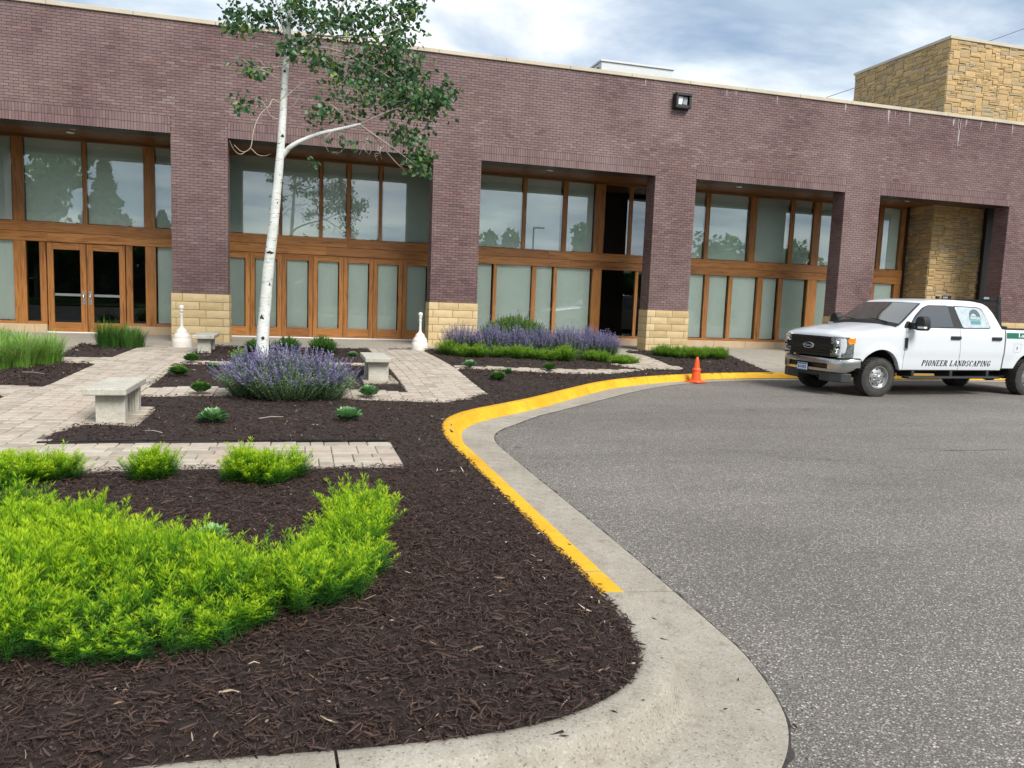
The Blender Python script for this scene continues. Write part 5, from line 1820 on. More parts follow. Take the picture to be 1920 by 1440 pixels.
ROOF = [(.50, 1.455), (.62, 1.52), (1.00, 1.795), (1.26, 1.970), (1.36, 2.025), (1.55, 2.060), (2.2, 2.085), (2.8, 2.075), (3.08, 2.040), (3.20, 1.99), (3.32, 1.86), (3.56, 1.45)]
ss = sorted(set([round(x, 3) for x in np.arange(.5, 3.56, .05)] + [3.56, 1.36, 1.30, 3.14, 3.2, 3.26, 3.32]))
rows_ = []
for s in ss:
    zr = itp(ROOF, s)
    half = []
    ztop = max(ZB + .004, zr - .055 if s > 1.2 else zr - .03)
    for t in np.linspace(0, 1, 9):
        z = ZB + (ztop - ZB) * t; half.append((cab_y(z), z))
    yb_ = cab_y(ztop)
    cr = .018
    half += [(yb_ - .012, ztop + (zr - ztop) * .45), (yb_ - .045, ztop + (zr - ztop) * .85), (yb_ - .10, zr), (yb_ * .6, zr + cr * .7), (yb_ * .3, zr + cr), (0, zr + cr)]
    rows_.append([(s, -y, z) for y, z in half] + [(s, y, z) for y, z in half[::-1][1:]])
m_ = MB(); m_.grid(rows_); n = len(rows_[0]); m_.add(rows_[0], [tuple(range(n))]); m_.add(rows_[-1], [tuple(range(n))[::-1]])
cab = m_.build('cab', M['paint'], tk, smooth=40, fix=True)


def side_panel(mb_, poly, off, sy, mat=0, ysurf=None):
    """flat polygon laid on the cab side, off metres proud"""
    v = []
    for s, z in poly:
        y = (ysurf(s, z) if ysurf else cab_y(z)) + off
        v.append((s, sy * y, z))
    mb_.add(v, [tuple(range(len(v))) if sy < 0 else tuple(range(len(v)))[::-1]], mat)


def rnd(poly, r=.05, k=4):
    out = []
    n = len(poly)
    for i in range(n):
        p, a, b = Vector(poly[i]), Vector(poly[i - 1]), Vector(poly[(i + 1) % n])
        u, v = (a - p), (b - p); rr = min(r, u.length * .45, v.length * .45)
        p0, p1 = p + u.normalized() * rr, p + v.normalized() * rr
        for q in range(k + 1):
            t = q / k; out.append(tuple((1 - t) ** 2 * p0 + 2 * t * (1 - t) * p + t * t * p1))
    return out


def grown(poly, g):
    c = Vector((sum(p[0] for p in poly) / len(poly), sum(p[1] for p in poly) / len(poly)))
    return [(p[0] + math.copysign(g, p[0] - c.x), p[1] + math.copysign(g, p[1] - c.y)) for p in poly]


W1 = [(.80, 1.495), (1.02, 1.70), (1.26, 1.875), (1.40, 1.930), (1.98, 1.940), (2.06, 1.490), (1.42, 1.488), (1.30, 1.455), (.84, 1.455)]
W2 = [(2.17, 1.940), (2.86, 1.930), (2.98, 1.89), (3.16, 1.55), (3.12, 1.50), (2.33, 1.488)]
for sy in (-1, 1):
    m_ = MB(); side_panel(m_, rnd(grown(W1, .018), .05), .004, sy); side_panel(m_, rnd(grown(W2, .018), .05), .004, sy)
    side_panel(m_, [(1.97, 1.947), (2.18, 1.947), (2.345, 1.475), (2.05, 1.475)], .006, sy)
    m_.build('window_trim', M['trim'], cab)
    m_ = MB(); side_panel(m_, rnd(W1, .04), .009, sy); m_.build('front_window', M['tint'], cab)
    m_ = MB(); side_panel(m_, rnd(W2, .06), .009, sy); m_.build('rear_window', M['filmglass'], cab)


def shield_pt(t, u, off):
    """t 0 bottom .. 1 top, u -1..1"""
    s = .545 + (1.325 - .545) * t
    z = itp(ROOF, s)
    w = cab_y(z) - .075 + .02 * t
    return (s - off * .58, u * w, z + .018 * (1 - u * u) + off * .80)


for nm, mt, off, t0, t1, us in (('windscreen_trim', 'trim', .010, .015, .925, 1.03), ('windscreen', 'shieldglass', .017, .06, .895, .985)):
    m_ = MB(); m_.grid([[shield_pt(t, u * us, off) for u in np.linspace(-1, 1, 13)] for t in np.linspace(t0, t1, 7)]); m_.build(nm, M[mt], cab, smooth=60)
m_ = MB(); m_.grid([[(.50 + .07 * a - .02 * (1 - u * u), u * .90, 1.480 + .075 * a + .05 * (1 - u * u) - .02 * abs(u)) for u in np.linspace(-1, 1, 11)] for a in (0, 1)]); m_.build('cowl', M['trim'], tk, smooth=60)
for y0, y1 in ((-.62, -.02), (.12, .72)):
    m_ = MB(); m_.tube([(.52, y0, 1.56), (.60, (y0 + y1) / 2, 1.60), (.66, y1, 1.625)], [.016, .013, .008], 6); m_.build('wiper', M['trim'], tk)

# panel gaps and creases, door handles, fuel door
gap_m = plain('door_gap_grey', (.13, .135, .14), .6)
for sy in (-1, 1):
    for poly in ([(.70, .57), (.692, 1.0), (.70, 1.455)], [(2.30, .565), (2.275, 1.0), (2.24, 1.475)], ):
        v = []
        for (s0, z0), (s1, z1) in zip(poly[:-1], poly[1:]):
            for t in np.linspace(0, 1, 8):
                s, z = s0 + (s1 - s0) * t, z0 + (z1 - z0) * t
                v.append([(s - .004, sy * (side_y(s, z) + .0025), z), (s + .004, sy * (side_y(s, z) + .0025), z)])
        m_ = MB(); m_.grid(v); m_.build('door_gap', gap_m, body)
m_ = MB()
for s0, s1, z0, z1 in ((3.90, 4.13, .98, 1.17),):
    pr = rnd([(s0, z0), (s1, z0), (s1, z1), (s0, z1)], .03)
    for i in range(len(pr)):
        (a, b), (c, d) = pr[i], pr[(i + 1) % len(pr)]
        nx, nz = (b - d), (c - a); l = math.hypot(nx, nz) + 1e-9; nx, nz = nx / l * .004, nz / l * .004
        m_.add([(a, -(side_y(a, b) + .003), b), (c, -(side_y(c, d) + .003), d), (c + nx, -(side_y(c, d) + .003), d + nz), (a + nx, -(side_y(a, b) + .003), b + nz)], [(0, 1, 2, 3)])
m_.build('fuel_door_gap', plain('fuel_gap_grey', (.28, .28, .28), .6), bedp)
for s in (1.97, 3.20):
    for sy in (-1, 1):
        m_ = MB()
        y = side_y(s, 1.27)
        m_.box(s, s + .285, sy * y - .012, sy * y + .045 * sy if sy > 0 else sy * y + .012, 1.225, 1.31) if False else m_.box(s, s + .285, min(sy * (y - .01), sy * (y + .035)), max(sy * (y - .01), sy * (y + .035)), 1.232, 1.305)
        m_.build('door_handle', M['trim'], tk, bevel=.014)

# wheels
def wheel(s, sy):
    o = empty('wheel', (s, sy * .865, .405), 0, tk)
    f = sy
    m_ = MB()
    P_ = [(.225, -.12), (.235, -.13), (.30, -.142), (.36, -.138), (.392, -.12), (.403, -.09), (.406, -.03), (.406, .03), (.403, .09), (.392, .12), (.36, .138), (.30, .142), (.235, .13), (.225, .12)]
    m_.lathe(P_, 48, axis='y', cap=False)
    # tread lugs
    for k in range(40):
        a = 2 * PI * k / 40
        for y0, y1, dd in ((-.128, -.05, 0), (-.03, .03, .5), (.05, .128, 0)):
            aa = a + dd * 2 * PI / 40
            c, s_ = math.cos(aa), math.sin(aa); t = (-s_, c)
            v = []
            for yy in (y0, y1):
                for r_, w_ in ((.395, .024), (.413, .020)):
                    for q in (-1, 1): v.append((c * r_ + t[0] * w_ * q, yy, s_ * r_ + t[1] * w_ * q))
            m_.add(v, [(2, 3, 7, 6), (0, 1, 3, 2), (4, 6, 7, 5), (0, 2, 6, 4), (1, 5, 7, 3)])
    m_.build('tyre', M['tyre'], o, smooth=35, fix=True)
    m_ = MB()
    m_.lathe([(.238, .128 * f), (.236, .138 * f), (.222, .138 * f), (.215, .118 * f), (.205, .092 * f), (.190, .086 * f), (.150, .100 * f), (.108, .110 * f), (.085, .094 * f), (.066, .092 * f), (.002, .090 * f)], 48, axis='y', cap=False)
    m_.build('rim', M['rim'], o, smooth=30, fix=True)
    m_ = MB()
    for k in range(8):
        a = 2 * PI * (k + .5) / 8
        v = []
        for q in range(10):
            b = 2 * PI * q / 10
            rr = .168 + .018 * math.sin(b); aa = a + .125 * math.cos(b)
            v.append((rr * math.cos(aa), (.098 + .003) * f, rr * math.sin(aa)))
        m_.add(v, [tuple(range(10)) if f < 0 else tuple(range(10))[::-1]])
    m_.build('rim_hole', M['under'], o)
    m_ = MB()
    m_.lathe([(.062, .09 * f), (.060, .165 * f), (.045, .178 * f), (0, .18 * f)], 20, axis='y')
    for k in range(8):
        a = 2 * PI * k / 8
        m_.lathe([(.013, .09 * f), (.013, .128 * f), (.006, .134 * f), (0, .134 * f)], 8, (.085 * math.cos(a), 0, .085 * math.sin(a)), 'y')
    m_.build('hub', M['chrome'], o, smooth=30)
    o.rotation_euler = (0, .25, math.radians(-4) if s < 1 else 0)


for s in (.06, WB + .02):
    for sy in (-1, 1): wheel(s, sy)
# wells, chassis, axle, drive line
m_ = MB()
for s in (.06, WB + .02):
    for sy in (-1, 1):
        ring = []
        for a in np.linspace(0, PI, 15):
            x, z = s + .56 * math.cos(a), .43 + .57 * math.sin(a); ring.append([(x, sy * .90, z), (x, sy * .55, z)])
        m_.grid(ring)
    m_.box(s - .58, s + .58, -.56, .56, .60, 1.0)
m_.box(-.55, 5.6, -.48, -.38, .48, .66); m_.box(-.55, 5.6, .38, .48, .48, .66)
m_.box(.55, 3.6, -.80, .80, .52, .60); m_.box(3.9, 4.2, -.72, -.45, .40, .58)
m_.tube([(.06, -.75, .40), (.06, .75, .40)], .07, 10); m_.tube([(WB + .02, -.75, .40), (WB + .02, .75, .40)], .08, 10)
m_.lathe([(0, -.17), (.15, -.12), (.17, 0), (.15, .12), (0, .17)], 14, (WB + .02, 0, .40), 'y')
m_.tube([(.5, 0, .46), (WB, 0, .42)], .05, 8)
m_.tube([(3.5, -.62, .42), (4.0, -.70, .40), (4.9, -.6, .42)], .035, 8)
m_.box(-.60, .0, -.60, .60, .42, .75)
m_.build('chassis', M['under'], tk, fix=True)

# grille, lamps, bumper
m_ = MB(); m_.box(-.895, -.845, -.60, .60, .795, 1.215); grl = m_.build('grille', M['grille'], tk, bevel=.015)
for z0, z1, y, p in ((1.165, 1.215, .60, .925), (1.105, 1.140, .64, .918), (.935, 1.075, .70, .925), (.880, .915, .68, .918), (.800, .850, .60, .925)):
    m_ = MB(); m_.box(-p, -.88, -y, y, z0, z1)
    if z1 - z0 > .1: m_.box(-p - .012, -p + .01, -y, y, z0 + .055, z0 + .085)
    m_.build('grille_bar', M['grille'], grl, bevel=.010)
m_ = MB(); m_.lathe([(0, -.955), (.085, -.955), (.098, -.948), (.100, -.93), (.10, -.91)], 32, axis='x')
ov = m_.build('badge', M['chrome'], grl, smooth=30); ov.scale = (1, 1.65, .70); ov.location = (0, 0, 1.005 * (1 - 0.0))
m_ = MB(); m_.lathe([(0, -.960), (.080, -.959), (.083, -.954)], 32, axis='x'); ob = m_.build('badge_oval', M['blueoval'], ov)


def glyph_strokes():
    V_, H_, S_ = .17, .075, .06           # thick, thin, serif half-width
    G_ = {}
    box = lambda x0, x1, y0, y1: [(x0, y0), (x1, y0), (x1, y1), (x0, y1)]
    ser = lambda x, y: box(x - .03, x + V_ + .03, y, y + H_)

    def arc(cx, cy, rx, ry, a0, a1, tx, ty, n=10):
        out = []
        for i in range(n):
            A, B = a0 + (a1 - a0) * i / n, a0 + (a1 - a0) * (i + 1) / n
            f = lambda a, k: (cx + (rx - k * tx) * math.cos(a), cy + (ry - k * ty) * math.sin(a))
            out.append([f(A, 0), f(B, 0), f(B, 1), f(A, 1)])
        return out
    st = lambda x: [box(x, x + V_, 0, 1), ser(x, 0), ser(x, 1 - H_)]
    w = .56
    G_['I'] = (.26, st(.04))
    G_['P'] = (w, st(.04) + arc(.22, .74, .32, .26, -PI / 2, PI / 2, V_, H_) + [box(.15, .24, 1 - H_, 1), box(.15, .24, .48, .48 + H_)])
    G_['R'] = (w + .06, st(.04) + arc(.22, .74, .30, .26, -PI / 2, PI / 2, V_, H_) + [box(.15, .24, 1 - H_, 1), box(.15, .24, .48, .48 + H_), [(.26, .5), (.42, .5), (.60, 0), (.43, 0)], box(.40, .66, 0, H_)])
    G_['O'] = (w + .02, arc(.29, .5, .27, .5, 0, 2 * PI, V_, H_, 22))
    G_['N'] = (w + .10, [box(.06, .06 + H_, 0, 1), box(.52, .52 + H_, 0, 1), [(.03, 1), (.21, 1), (.60, 0), (.46, 0)], box(-.01, .20, 0, H_), box(.44, .66, 1 - H_, 1)])
    G_['E'] = (w - .04, st(.04) + [box(.1, .48, 0, H_), box(.1, .48, 1 - H_, 1), box(.1, .38, .47, .47 + H_), box(.42, .48, 0, .24), box(.42, .48, .76, 1)])
    G_['L'] = (w - .06, st(.04) + [box(.1, .46, 0, H_), box(.39, .46, 0, .26)])
    G_['A'] = (w + .06, [[(.04, 0), (.11, 0), (.34, 1), (.27, 1)], [(.24, 1), (.40, 1), (.60, 0), (.43, 0)], box(.14, .48, .28, .28 + H_), box(-.02, .18, 0, H_), box(.38, .66, 0, H_)])
    G_['D'] = (w + .02, st(.04) + arc(.20, .5, .36, .5, -PI / 2, PI / 2, V_, H_, 14) + [box(.1, .22, 0, H_), box(.1, .22, 1 - H_, 1)])
    G_['C'] = (w - .02, arc(.30, .5, .28, .5, .28 * PI, 1.72 * PI, V_, H_, 18) + [box(.44, .50, .68, .98)])
    G_['G'] = (w + .04, arc(.30, .5, .28, .5, .28 * PI, 1.72 * PI, V_, H_, 18) + [box(.44, .50, .70, .98), box(.40, .54, .04, .44), box(.33, .60, .40, .40 + H_)])
    G_['S'] = (w - .06, arc(.25, .74, .23, .26, .10 * PI, 1.5 * PI, .13, H_, 14) + arc(.25, .26, .23, .26, -.9 * PI, .5 * PI, .13, H_, 14) + [box(.40, .46, .72, .98), box(.03, .09, .02, .28)])
    x = .66
    G_['a'] = (.50, [box(.28, .44, 0, x - .06), box(.40, .52, 0, .08)] + arc(.24, x - .2, .20, .20, 0, .85 * PI, .14, .08, 8) + arc(.22, .19, .20, .20, .3, 2 * PI - .3, .13, .08, 12))
    G_['n'] = (.58, [box(.05, .21, 0, x), box(0, .26, 0, .08), box(0, .14, x - .08, x), box(.36, .52, 0, x - .18), box(.31, .57, 0, .08)] + arc(.32, x - .22, .20, .22, 0, PI, .15, .09, 8))
    G_['d'] = (.56, [box(.36, .52, 0, 1), box(.28, .52, .92, 1), box(.44, .58, 0, .08)] + arc(.26, .33, .24, .33, .2, 2 * PI - .2, .15, .08, 14))
    G_['s'] = (.44, arc(.22, .49, .19, .17, .1 * PI, 1.5 * PI, .12, .08, 10) + arc(.22, .17, .19, .17, -.9 * PI, .5 * PI, .12, .08, 10))
    G_['c'] = (.46, arc(.25, .33, .23, .33, .25 * PI, 1.75 * PI, .15, .08, 14))
    G_['p'] = (.58, [box(.06, .22, -.32, x), box(0, .28, -.32, -.24), box(0, .14, x - .08, x)] + arc(.32, .33, .24, .33, -PI + .2, PI - .2, .15, .08, 14))
    G_['i'] = (.28, [box(.06, .22, 0, x), box(0, .28, 0, .08), box(0, .14, x - .08, x), box(.06, .21, .80, .95)])
    G_['g'] = (.54, arc(.25, .38, .22, .28, 0, 2 * PI, .14, .08, 16) + arc(.25, -.12, .23, .18, 0, 2 * PI, .10, .07, 14))
    G_['6'] = (.5, arc(.25, .30, .23, .30, 0, 2 * PI, .10, .10, 18) + arc(.42, .34, .40, .66, .62 * PI, .98 * PI, .10, .08, 10))
    G_['k'] = (.4, [])
    return G_


GL = glyph_strokes()


def lettering(name, text, s0, z0, h, width, place, mat, parent, slant=0.0, gap=.10, spc=.36):
    """real flat letters, cut as polygons and laid on a surface by place(s, z)"""
    tot = sum(GL[c][0] + gap if c != ' ' else spc for c in text) - gap
    kx = width / (tot * h)
    m_ = MB(); x = 0.0; lay_ = 0
    for c in text:
        if c == ' ': x += spc; continue
        for j, poly in enumerate(GL[c][1]):
            v = [place(s0 + (x + px + slant * pz) * h * kx if False else s0 + (x + px) * h * kx + slant * pz * h, z0 + pz * h, .0004 * (j % 7)) for px, pz in poly]
            m_.add(v, [tuple(range(len(v)))])
        x += GL[c][0] + gap
    return m_.build(name, mat, parent)


on_side = lambda off: (lambda s, z, e: (s, -(side_y(s, z) + off + e), z))
# straight baseline a little above the sill, readable from our side: tail is to the right
lettering('door_lettering', 'PIONEER LANDSCAPING', 1.22, .655, .125, 2.02, on_side(.004), M['ink'], body, slant=.26)
m_ = MB()
v = []
for s in np.linspace(3.655, 5.80, 14): v.append([(s, -(side_y(s, 1.285) + .004), 1.285), (s, -(side_y(s, 1.41) + .004), 1.41)])
m_.grid(v); m_.build('green_stripe', M['greenstripe'], bedp)
lettering('bed_lettering', 'Landscaping', 4.02, 1.315, .088, .95, on_side(.0075), M['whiteink'], bedp, gap=.03)
lettering('unit_number', '6', 3.985, 1.04, .085, .045, on_side(.004), M['ink'], bedp)
lettering('unit_number', '6', .73, 1.335, .065, .035, on_side(.004), M['ink'], body)
# rear window sticker: arched tree shape over a small banner
pl_ = lambda off: (lambda s, z, e: (s, -(cab_y(z) + off + e), z))
m_ = MB(); q = pl_(.0125)
outer = [(2.74 + .165 * math.cos(a), 1.735 + .165 * math.sin(a)) for a in np.linspace(.0, PI, 16)]
inner = [(2.71 + .100 * math.cos(a), 1.705 + .105 * math.sin(a)) for a in np.linspace(PI, .0, 16)]
for i in range(15):
    m_.add([q(*outer[i], 0), q(*outer[i + 1], 0), q(*inner[14 - i], 0), q(*inner[15 - i], 0)], [(0, 1, 2, 3)])
m_.build('window_sticker', plain('sticker_grey', (.085, .115, .13), .4), cab)
m_ = MB(); m_.add([q(2.57, 1.665, .001), q(2.89, 1.665, .001), q(2.90, 1.745, .001), q(2.57, 1.745, .001)], [(0, 1, 2, 3)])
m_.add([q(2.60, 1.575, .001), q(2.88, 1.575, .001), q(2.89, 1.65, .001), q(2.59, 1.65, .001)], [(0, 1, 2, 3)])
m_.build('sticker_banner', plain('sticker_teal', (.09, .25, .26), .4), cab)
lettering('sticker_lettering', 'PIONEER', 2.595, 1.680, .050, .27, pl_(.0160), M['whiteink'], cab)
# script on the front badge
cu = bpy.data.curves.new('badge_script', 'FONT'); cu.body = 'Ford'; cu.size = .088; cu.shear = .45; cu.align_x = 'CENTER'; cu.align_y = 'CENTER'; cu.extrude = .0008
tmp = bpy.data.objects.new('badge_script', cu); COL.objects.link(tmp)
dg = bpy.context.evaluated_depsgraph_get()
me = bpy.data.meshes.new_from_object(tmp.evaluated_get(dg)); bpy.data.objects.remove(tmp)
me.materials.clear(); me.materials.append(plain('badge_silver', (.60, .64, .72), .3, metal=.4))
o = link(bpy.data.objects.new('badge_script', me), ov)
o.rotation_euler = (PI / 2, 0, -PI / 2); o.location = (-.962, 0, 0); o.scale = (.95, 1.35, 1)

for sy in (-1, 1):
    pl2 = [(-.905, .60), (-.885, .74), (-.83, .855), (-.72, .945), (-.635, .978), (-.64, .92), (-.80, .60)]
    lower = [(a, b) for a, b in pl2]
    m_ = MB()
    fn = lambda u, v, w: (u, sy * v, w)
    m_.prism(lower, .805, 1.225, fn)
    hl = m_.build('headlight', M['headglass'], tk, fix=True, bevel=.012)
    m_ = MB()
    m_.box(-.915, -.885, sy * .62 if sy > 0 else -.76, .76 if sy > 0 else -.62, 1.165, 1.21)
    m_.lathe([(0, -.920), (.07, -.916), (.082, -.90), (.085, -.87)], 20, (0, sy * .715, 1.075), 'x')
    m_.lathe([(0, -.918), (.055, -.914), (.066, -.90), (.07, -.87)], 20, (0, sy * .715, .935), 'x')
    m_.box(-.918, -.88, min(sy * .62, sy * .86), max(sy * .62, sy * .77), .81, .85)
    m_.build('lamp_bowl', M['chrome'], hl, smooth=40, fix=True)
    m_ = MB(); m_.box(-.905, -.88, min(sy * .66, sy * .84), max(sy * .64, sy * .79), .985, 1.02); m_.build('lamp_shade', M['grille'], hl)
    m_ = MB(); v = [(-.735, 1.075), (-.632, 1.10), (-.632, 1.215), (-.745, 1.215), (-.765, 1.14)]
    m_.prism(v, 0, .02, lambda u, vv, w: (u, sy * (float(np.interp(u, [-.83, -.72, -.635], [.855, .945, .978])) - .005 + w), vv)); m_.build('side_marker', M['amber'], hl)

xs_ = np.linspace(-1, 1, 25)
plan = [(float(np.interp(abs(u), [0, .3, .6, .75, .88, .95, 1], [-.965, -.957, -.918, -.882, -.815, -.735, -.62])), u * .985) for u in xs_]
plan = [(-.46, -1.005)] + plan + [(-.46, 1.005)]
prof = [(.03, .475), (.004, .49), (-.004, .545), (-.006, .60), (-.006, .655), (-.006, .70), (.008, .745), (.03, .768), (.10, .775)]
rows_ = []
for i, (a, b) in enumerate(plan):
    k = 1.0
    rise = .16 * max(0, (a + .72) / .22)                    # the ends sweep up behind
    rows_.append([(a + dx if abs(b) < .97 else a + dx * .2, b * (1 - (dx * .25 if abs(b) > .8 else 0)), z + (rise if z < .60 else 0)) for dx, z in prof])
m_ = MB()
for i in range(len(rows_) - 1):
    for j in range(len(prof) - 1):
        yc = (rows_[i][0][1] + rows_[i + 1][0][1]) / 2
        if abs(yc) < .56 and 2 <= j <= 3: continue          # the slot behind the plate
        m_.add([rows_[i][j], rows_[i][j + 1], rows_[i + 1][j + 1], rows_[i + 1][j]], [(0, 1, 2, 3)])
bum = m_.build('front_bumper', M['bumper'], tk, smooth=50, fix=True)
m_ = MB()
m_.box(-.900, -.80, -.62, .62, .50, .74)
m_.build('bumper_opening', M['grille'], bum)
pl_m2 = plain('plate_white', (.62, .72, .80), .4)
m_ = MB(); m_.box(-.990, -.980, -.06, .245, .465, .62); pt_ = m_.build('licence_plate', pl_m2, bum, bevel=.004)
m_ = MB(); m_.box(-.9925, -.989, -.055, .24, .585, .615); m_.box(-.9925, -.989, -.055, .24, .468, .482); m_.build('plate_band', plain('plate_blue', (.03, .22, .50), .4), pt_)
m_ = MB()
for y in (-.02, .03, .075, .135, .185): m_.box(-.9925, -.989, y, y + .030, .505, .565)
m_.build('plate_marks', plain('plate_mark', (.06, .12, .22), .5), pt_)
m_ = MB(); m_.prism([(-.90, -.32), (-.90, -.62), (-.80, -.86), (-.62, -.95), (-.60, -.32)], .285, .475, lambda u, v, w: (u, v, w)); m_.prism([(-.90, .32), (-.90, .62), (-.80, .86), (-.62, .95), (-.60, .32)], .285, .475, lambda u, v, w: (u, v, w)); m_.box(-.88, -.65, -.33, .33, .38, .475)
m_.build('air_dam', plain('dam_black', (.035, .036, .038), .6), tk, bevel=.02)
for y in (-.25, .62):
    m_ = MB(); m_.tube([(-.80, y, .46), (-.87, y, .43), (-.88, y, .36), (-.84, y, .34)], .020, 8); m_.build('tow_hook', M['trim'], tk, smooth=60)

# fender vent badge
m_ = MB(); m_.prism(rnd([(.655, 1.02), (.70, .985), (.755, 1.0), (.755, 1.25), (.655, 1.25)], .015), .0, .016, lambda u, v, w: (u, -(side_y(u, v) + w), v)); fb = m_.build('fender_badge', M['chrome'], tk, fix=True)
m_ = MB(); m_.box(.675, .745, -(side_y(.7, 1.1) + .021), -(side_y(.7, 1.1) + .010), 1.03, 1.235); m_.build('badge_inset', M['grille'], fb)

# mirrors
for sy in (-1, 1):
    m_ = MB()
    m_.prism(rnd([(.66, 1.455), (.92, 1.455), (.92, 1.50), (.80, 1.58), (.74, 1.60), (.67, 1.50)], .03), .94, .99, lambda u, v, w: (u, sy * w, v))
    m_.box(.76, .86, min(sy * .97, sy * 1.12), max(sy * .97, sy * 1.12), 1.50, 1.57); m_.box(.78, .85, min(sy * .97, sy * 1.12), max(sy * .97, sy * 1.12), 1.43, 1.47)
    mr = m_.build('mirror_arm', M['trim'], tk, bevel=.012, fix=True)
    m_ = MB(); m_.prism(rnd([(1.09, 1.41), (1.33, 1.41), (1.345, 1.55), (1.31, 1.70), (1.15, 1.71), (1.08, 1.62)], .06), .80, .985, lambda u, v, w: (w + .0, sy * u, v))
    m_.build('mirror_head', M['trim'], mr, bevel=.03, smooth=50, fix=True)
    m_ = MB(); m_.box(.772, .86, min(sy * 1.20, sy * 1.352), max(sy * 1.20, sy * 1.352), 1.455, 1.495); m_.build('turn_lamp', plain('clear_lamp', (.70, .71, .72), .15, coat=.5), mr)

# running board, headache rack, bed rails
m_ = MB(); m_.box(.82, 3.50, -1.06, -.86, .385, .43); m_.box(.82, 3.50, .86, 1.06, .385, .43)
for s in (1.0, 2.1, 3.2): m_.box(s, s + .08, -.95, -.55, .40, .55); m_.box(s, s + .08, .55, .95, .40, .55)
m_.build('running_board', plain('board_black', (.022, .022, .023), .55), tk, bevel=.015)
rk = empty('headache_rack', (0, 0, 0), 0, tk)
m_ = MB()
for sy in (-1, 1):
    m_.prism([(3.62, 1.50), (3.72, 1.50), (3.60, 2.13), (3.52, 2.13)], .74, .80, lambda u, v, w: (u, sy * w, v))
    m_.prism([(3.72, 1.50), (3.90, 1.50), (3.90, 1.545), (3.74, 1.56)], .74, .80, lambda u, v, w: (u, sy * w, v))
    m_.box(3.50, 3.58, sy * .80 - .03, sy * .80 + .03, 2.06, 2.20)
m_.box(3.50, 3.58, -.82, .82, 2.075, 2.125)
m_.build('rack_frame', M['trim'], rk, bevel=.008, fix=True)
m_ = MB()
for k in range(15):
    z = 1.54 + .035 * k; s = 3.655 - (z - 1.5) * .17
    m_.add([(s, -.74, z), (s, .74, z), (s + .03, .74, z + .016), (s + .03, -.74, z + .016)], [(0, 1, 2, 3)])
tag(m_.build('louvre', M['trim'], rk), kind='stuff')
for y in (-.52, .55):
    m_ = MB(); m_.box(3.49, 3.60, y - .10, y + .10, 2.125, 2.14); m_.box(3.49, 3.60, y - .10, y + .10, 2.195, 2.21); m_.box(3.50, 3.59, y - .09, y - .075, 2.13, 2.20); m_.box(3.50, 3.59, y + .075, y + .09, 2.13, 2.20)
    b_ = m_.build('strobe_light', M['trim'], rk)
    m_ = MB(); m_.box(3.505, 3.585, y - .07, y + .07, 2.14, 2.195); m_.build('strobe_lens', plain('strobe_clear', (.72, .74, .76), .2, coat=.4), b_, bevel=.006)
for sy in (-1, 1):
    m_ = MB(); m_.box(3.66, 5.8, min(sy * .965, sy * .83), max(sy * .965, sy * .83), 1.483, 1.512)
    m_.build('bed_rail', M['trim'], bedp, bevel=.008)

# ================================================================== WHAT THE WINDOWS LOOK BACK AT
def far_tree(x, y, h, r, label, conifer=False, n=1500, z0=ROAD_Z + .1, mt='green', dens=1.0):
    t = thing('garden_tree', label, 'tree', (x, y, z0), 0, 'trees beyond the road mirrored in the windows')
    rr = random.Random(int(x * 10))
    m_ = MB(); m_.tube([(0, 0, -.1), (.05, 0, h * .3), (0, .05, h * .7)], [.04 * r + .10, .03 * r + .06, .04], 8); m_.build('trunk', M['twig'], t)
    if conifer:
        f = rng.random(n) ** .7; z = h * (.08 + .92 * (1 - f)); tier = np.abs(np.sin(z * 2.3)) * .45 + .50
        rad_ = r * f * tier * np.sqrt(rng.random(n)) ** .5
        a = rng.uniform(0, 6.28, n); rad_ = rad_ * (.45 + 1.0 * vnoise(a * 1.6, z, .8, 5)) + .1
        z = z - .22 * rad_
        Pp = np.stack([rad_ * np.cos(a), rad_ * np.sin(a), z], -1)
    else:
        cs = [(rr.gauss(0, .36) * r, rr.gauss(0, .36) * r, h * rr.uniform(.30, .86), rr.uniform(.28, .50) * r) for _ in range(16)]
        ci = rng.integers(0, 16, n); c = np.array(cs)[ci]
        g = rng.normal(0, 1, (n, 3)); g /= np.linalg.norm(g, axis=1)[:, None]; g *= (rng.random(n) ** .4)[:, None]
        Pp = c[:, :3] + g * c[:, 3:4]
    s = .26 + .2 * rng.random(n)
    u = rng.normal(0, 1, (n, 3)); u /= np.linalg.norm(u, axis=1)[:, None]
    w = np.cross(u, rng.normal(0, 1, (n, 3))); w /= np.linalg.norm(w, axis=1)[:, None]
    V = np.stack([Pp - u * s[:, None], Pp + w * s[:, None] * .6, Pp + u * s[:, None], Pp - w * s[:, None] * .6], 1).reshape(-1, 3)
    Q = (np.arange(n) * 4)[:, None] + np.arange(4)[None]
    tri_object('crown', V, Q, FOL[mt], None, rng.random(n), t)


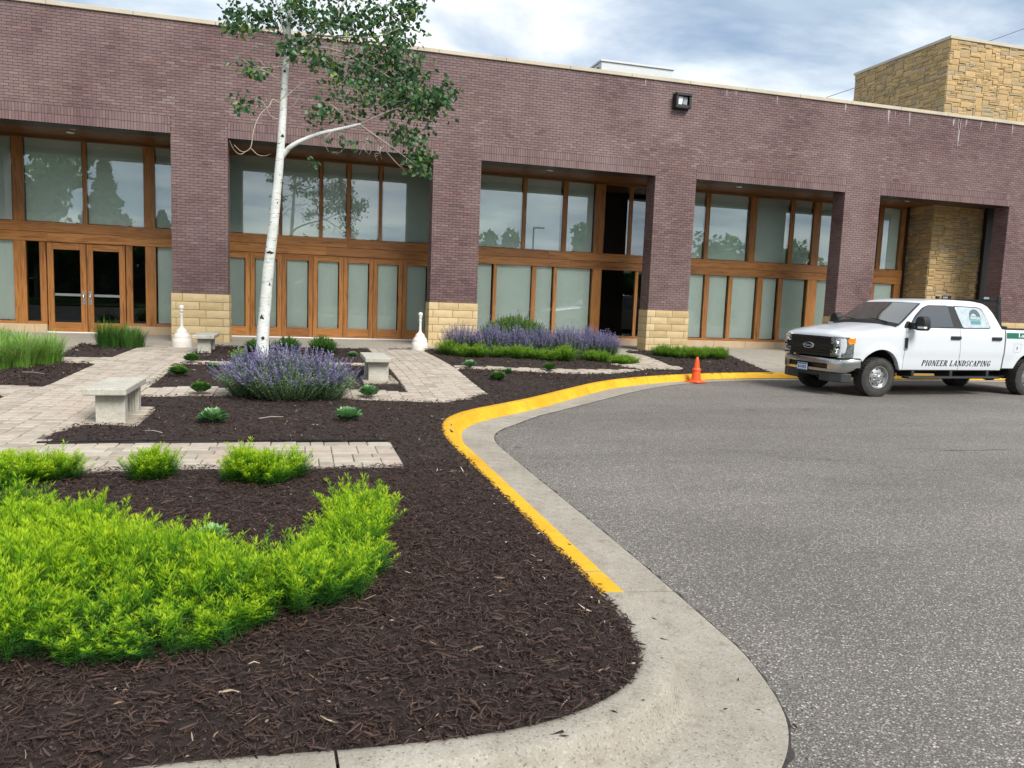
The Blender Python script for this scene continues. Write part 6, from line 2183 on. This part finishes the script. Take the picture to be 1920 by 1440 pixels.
far_tree(-21.5, -27, 13.5, 5.0, 'broad leafy tree beyond the road mirrored beside the entrance doors', n=3400)
far_tree(-16.2, -27, 12.4, 4.2, 'dark pointed spruce beyond the road mirrored above the entrance doors', True, 4200, mt='aspen')
far_tree(-11.8, -28, 8.2, 3.4, 'smaller dark spruce beyond the road mirrored above the entrance doors', True, 2400, mt='aspen')
far_tree(7.5, -28, 6.5, 3.2, 'low leafy tree beyond the road mirrored in the folding door bay', n=1200)
far_tree(18.5, -28, 8.8, 3.4, 'leafy tree beyond the road mirrored beside the stone pillar', n=1800)
far_tree(28.5, -28, 10.5, 2.4, 'slender tree beyond the road mirrored in the middle bay', n=1200)
far_tree(43.5, -28, 9.6, 3.8, 'round leafy tree beyond the road mirrored in the bay behind the pickup', n=1700)
far_tree(52.0, -28, 9.2, 3.8, 'spreading tree beyond the road mirrored at the end of the pickup bay', n=1500)
far_tree(-32.0, -26, 12.0, 5.0, 'large leafy tree beyond the road at the outer end of the row', n=1600)
m_ = MB()
n = 15000
X = rng.uniform(-75, 120, n); Zr = rng.random(n) ** .9 * (4.6 + 2.6 * vnoise(X, X * 0, 7.0, 2)); Yr = -44 + rng.normal(0, 2.0, n)
Pp = np.stack([X, Yr, ROAD_Z + Zr], -1); s = .55 + .5 * rng.random(n)
u = rng.normal(0, 1, (n, 3)); u /= np.linalg.norm(u, axis=1)[:, None]
w = np.cross(u, rng.normal(0, 1, (n, 3))); w /= np.linalg.norm(w, axis=1)[:, None]
V = np.stack([Pp - u * s[:, None], Pp + w * s[:, None] * .6, Pp + u * s[:, None], Pp - w * s[:, None] * .6], 1).reshape(-1, 3)
tag(tri_object('far_hedgerow', V, (np.arange(n) * 4)[:, None] + np.arange(4)[None], FOL['green'], None, rng.random(n)), kind='stuff')
lp = thing('street_lamp', 'dark square headed lamp pole beyond the road mirrored in the middle bay', 'street lamp', (22.6, -28, ROAD_Z))
m_ = MB(); m_.tube([(0, 0, 0), (0, 0, 8.9)], [.11, .08], 10); m_.build('pole', M['bronze'], lp)
m_ = MB(); m_.box(-.05, 1.1, -.2, .2, 8.82, 8.98); m_.build('lamp_head', M['bronze'], lp, bevel=.02)
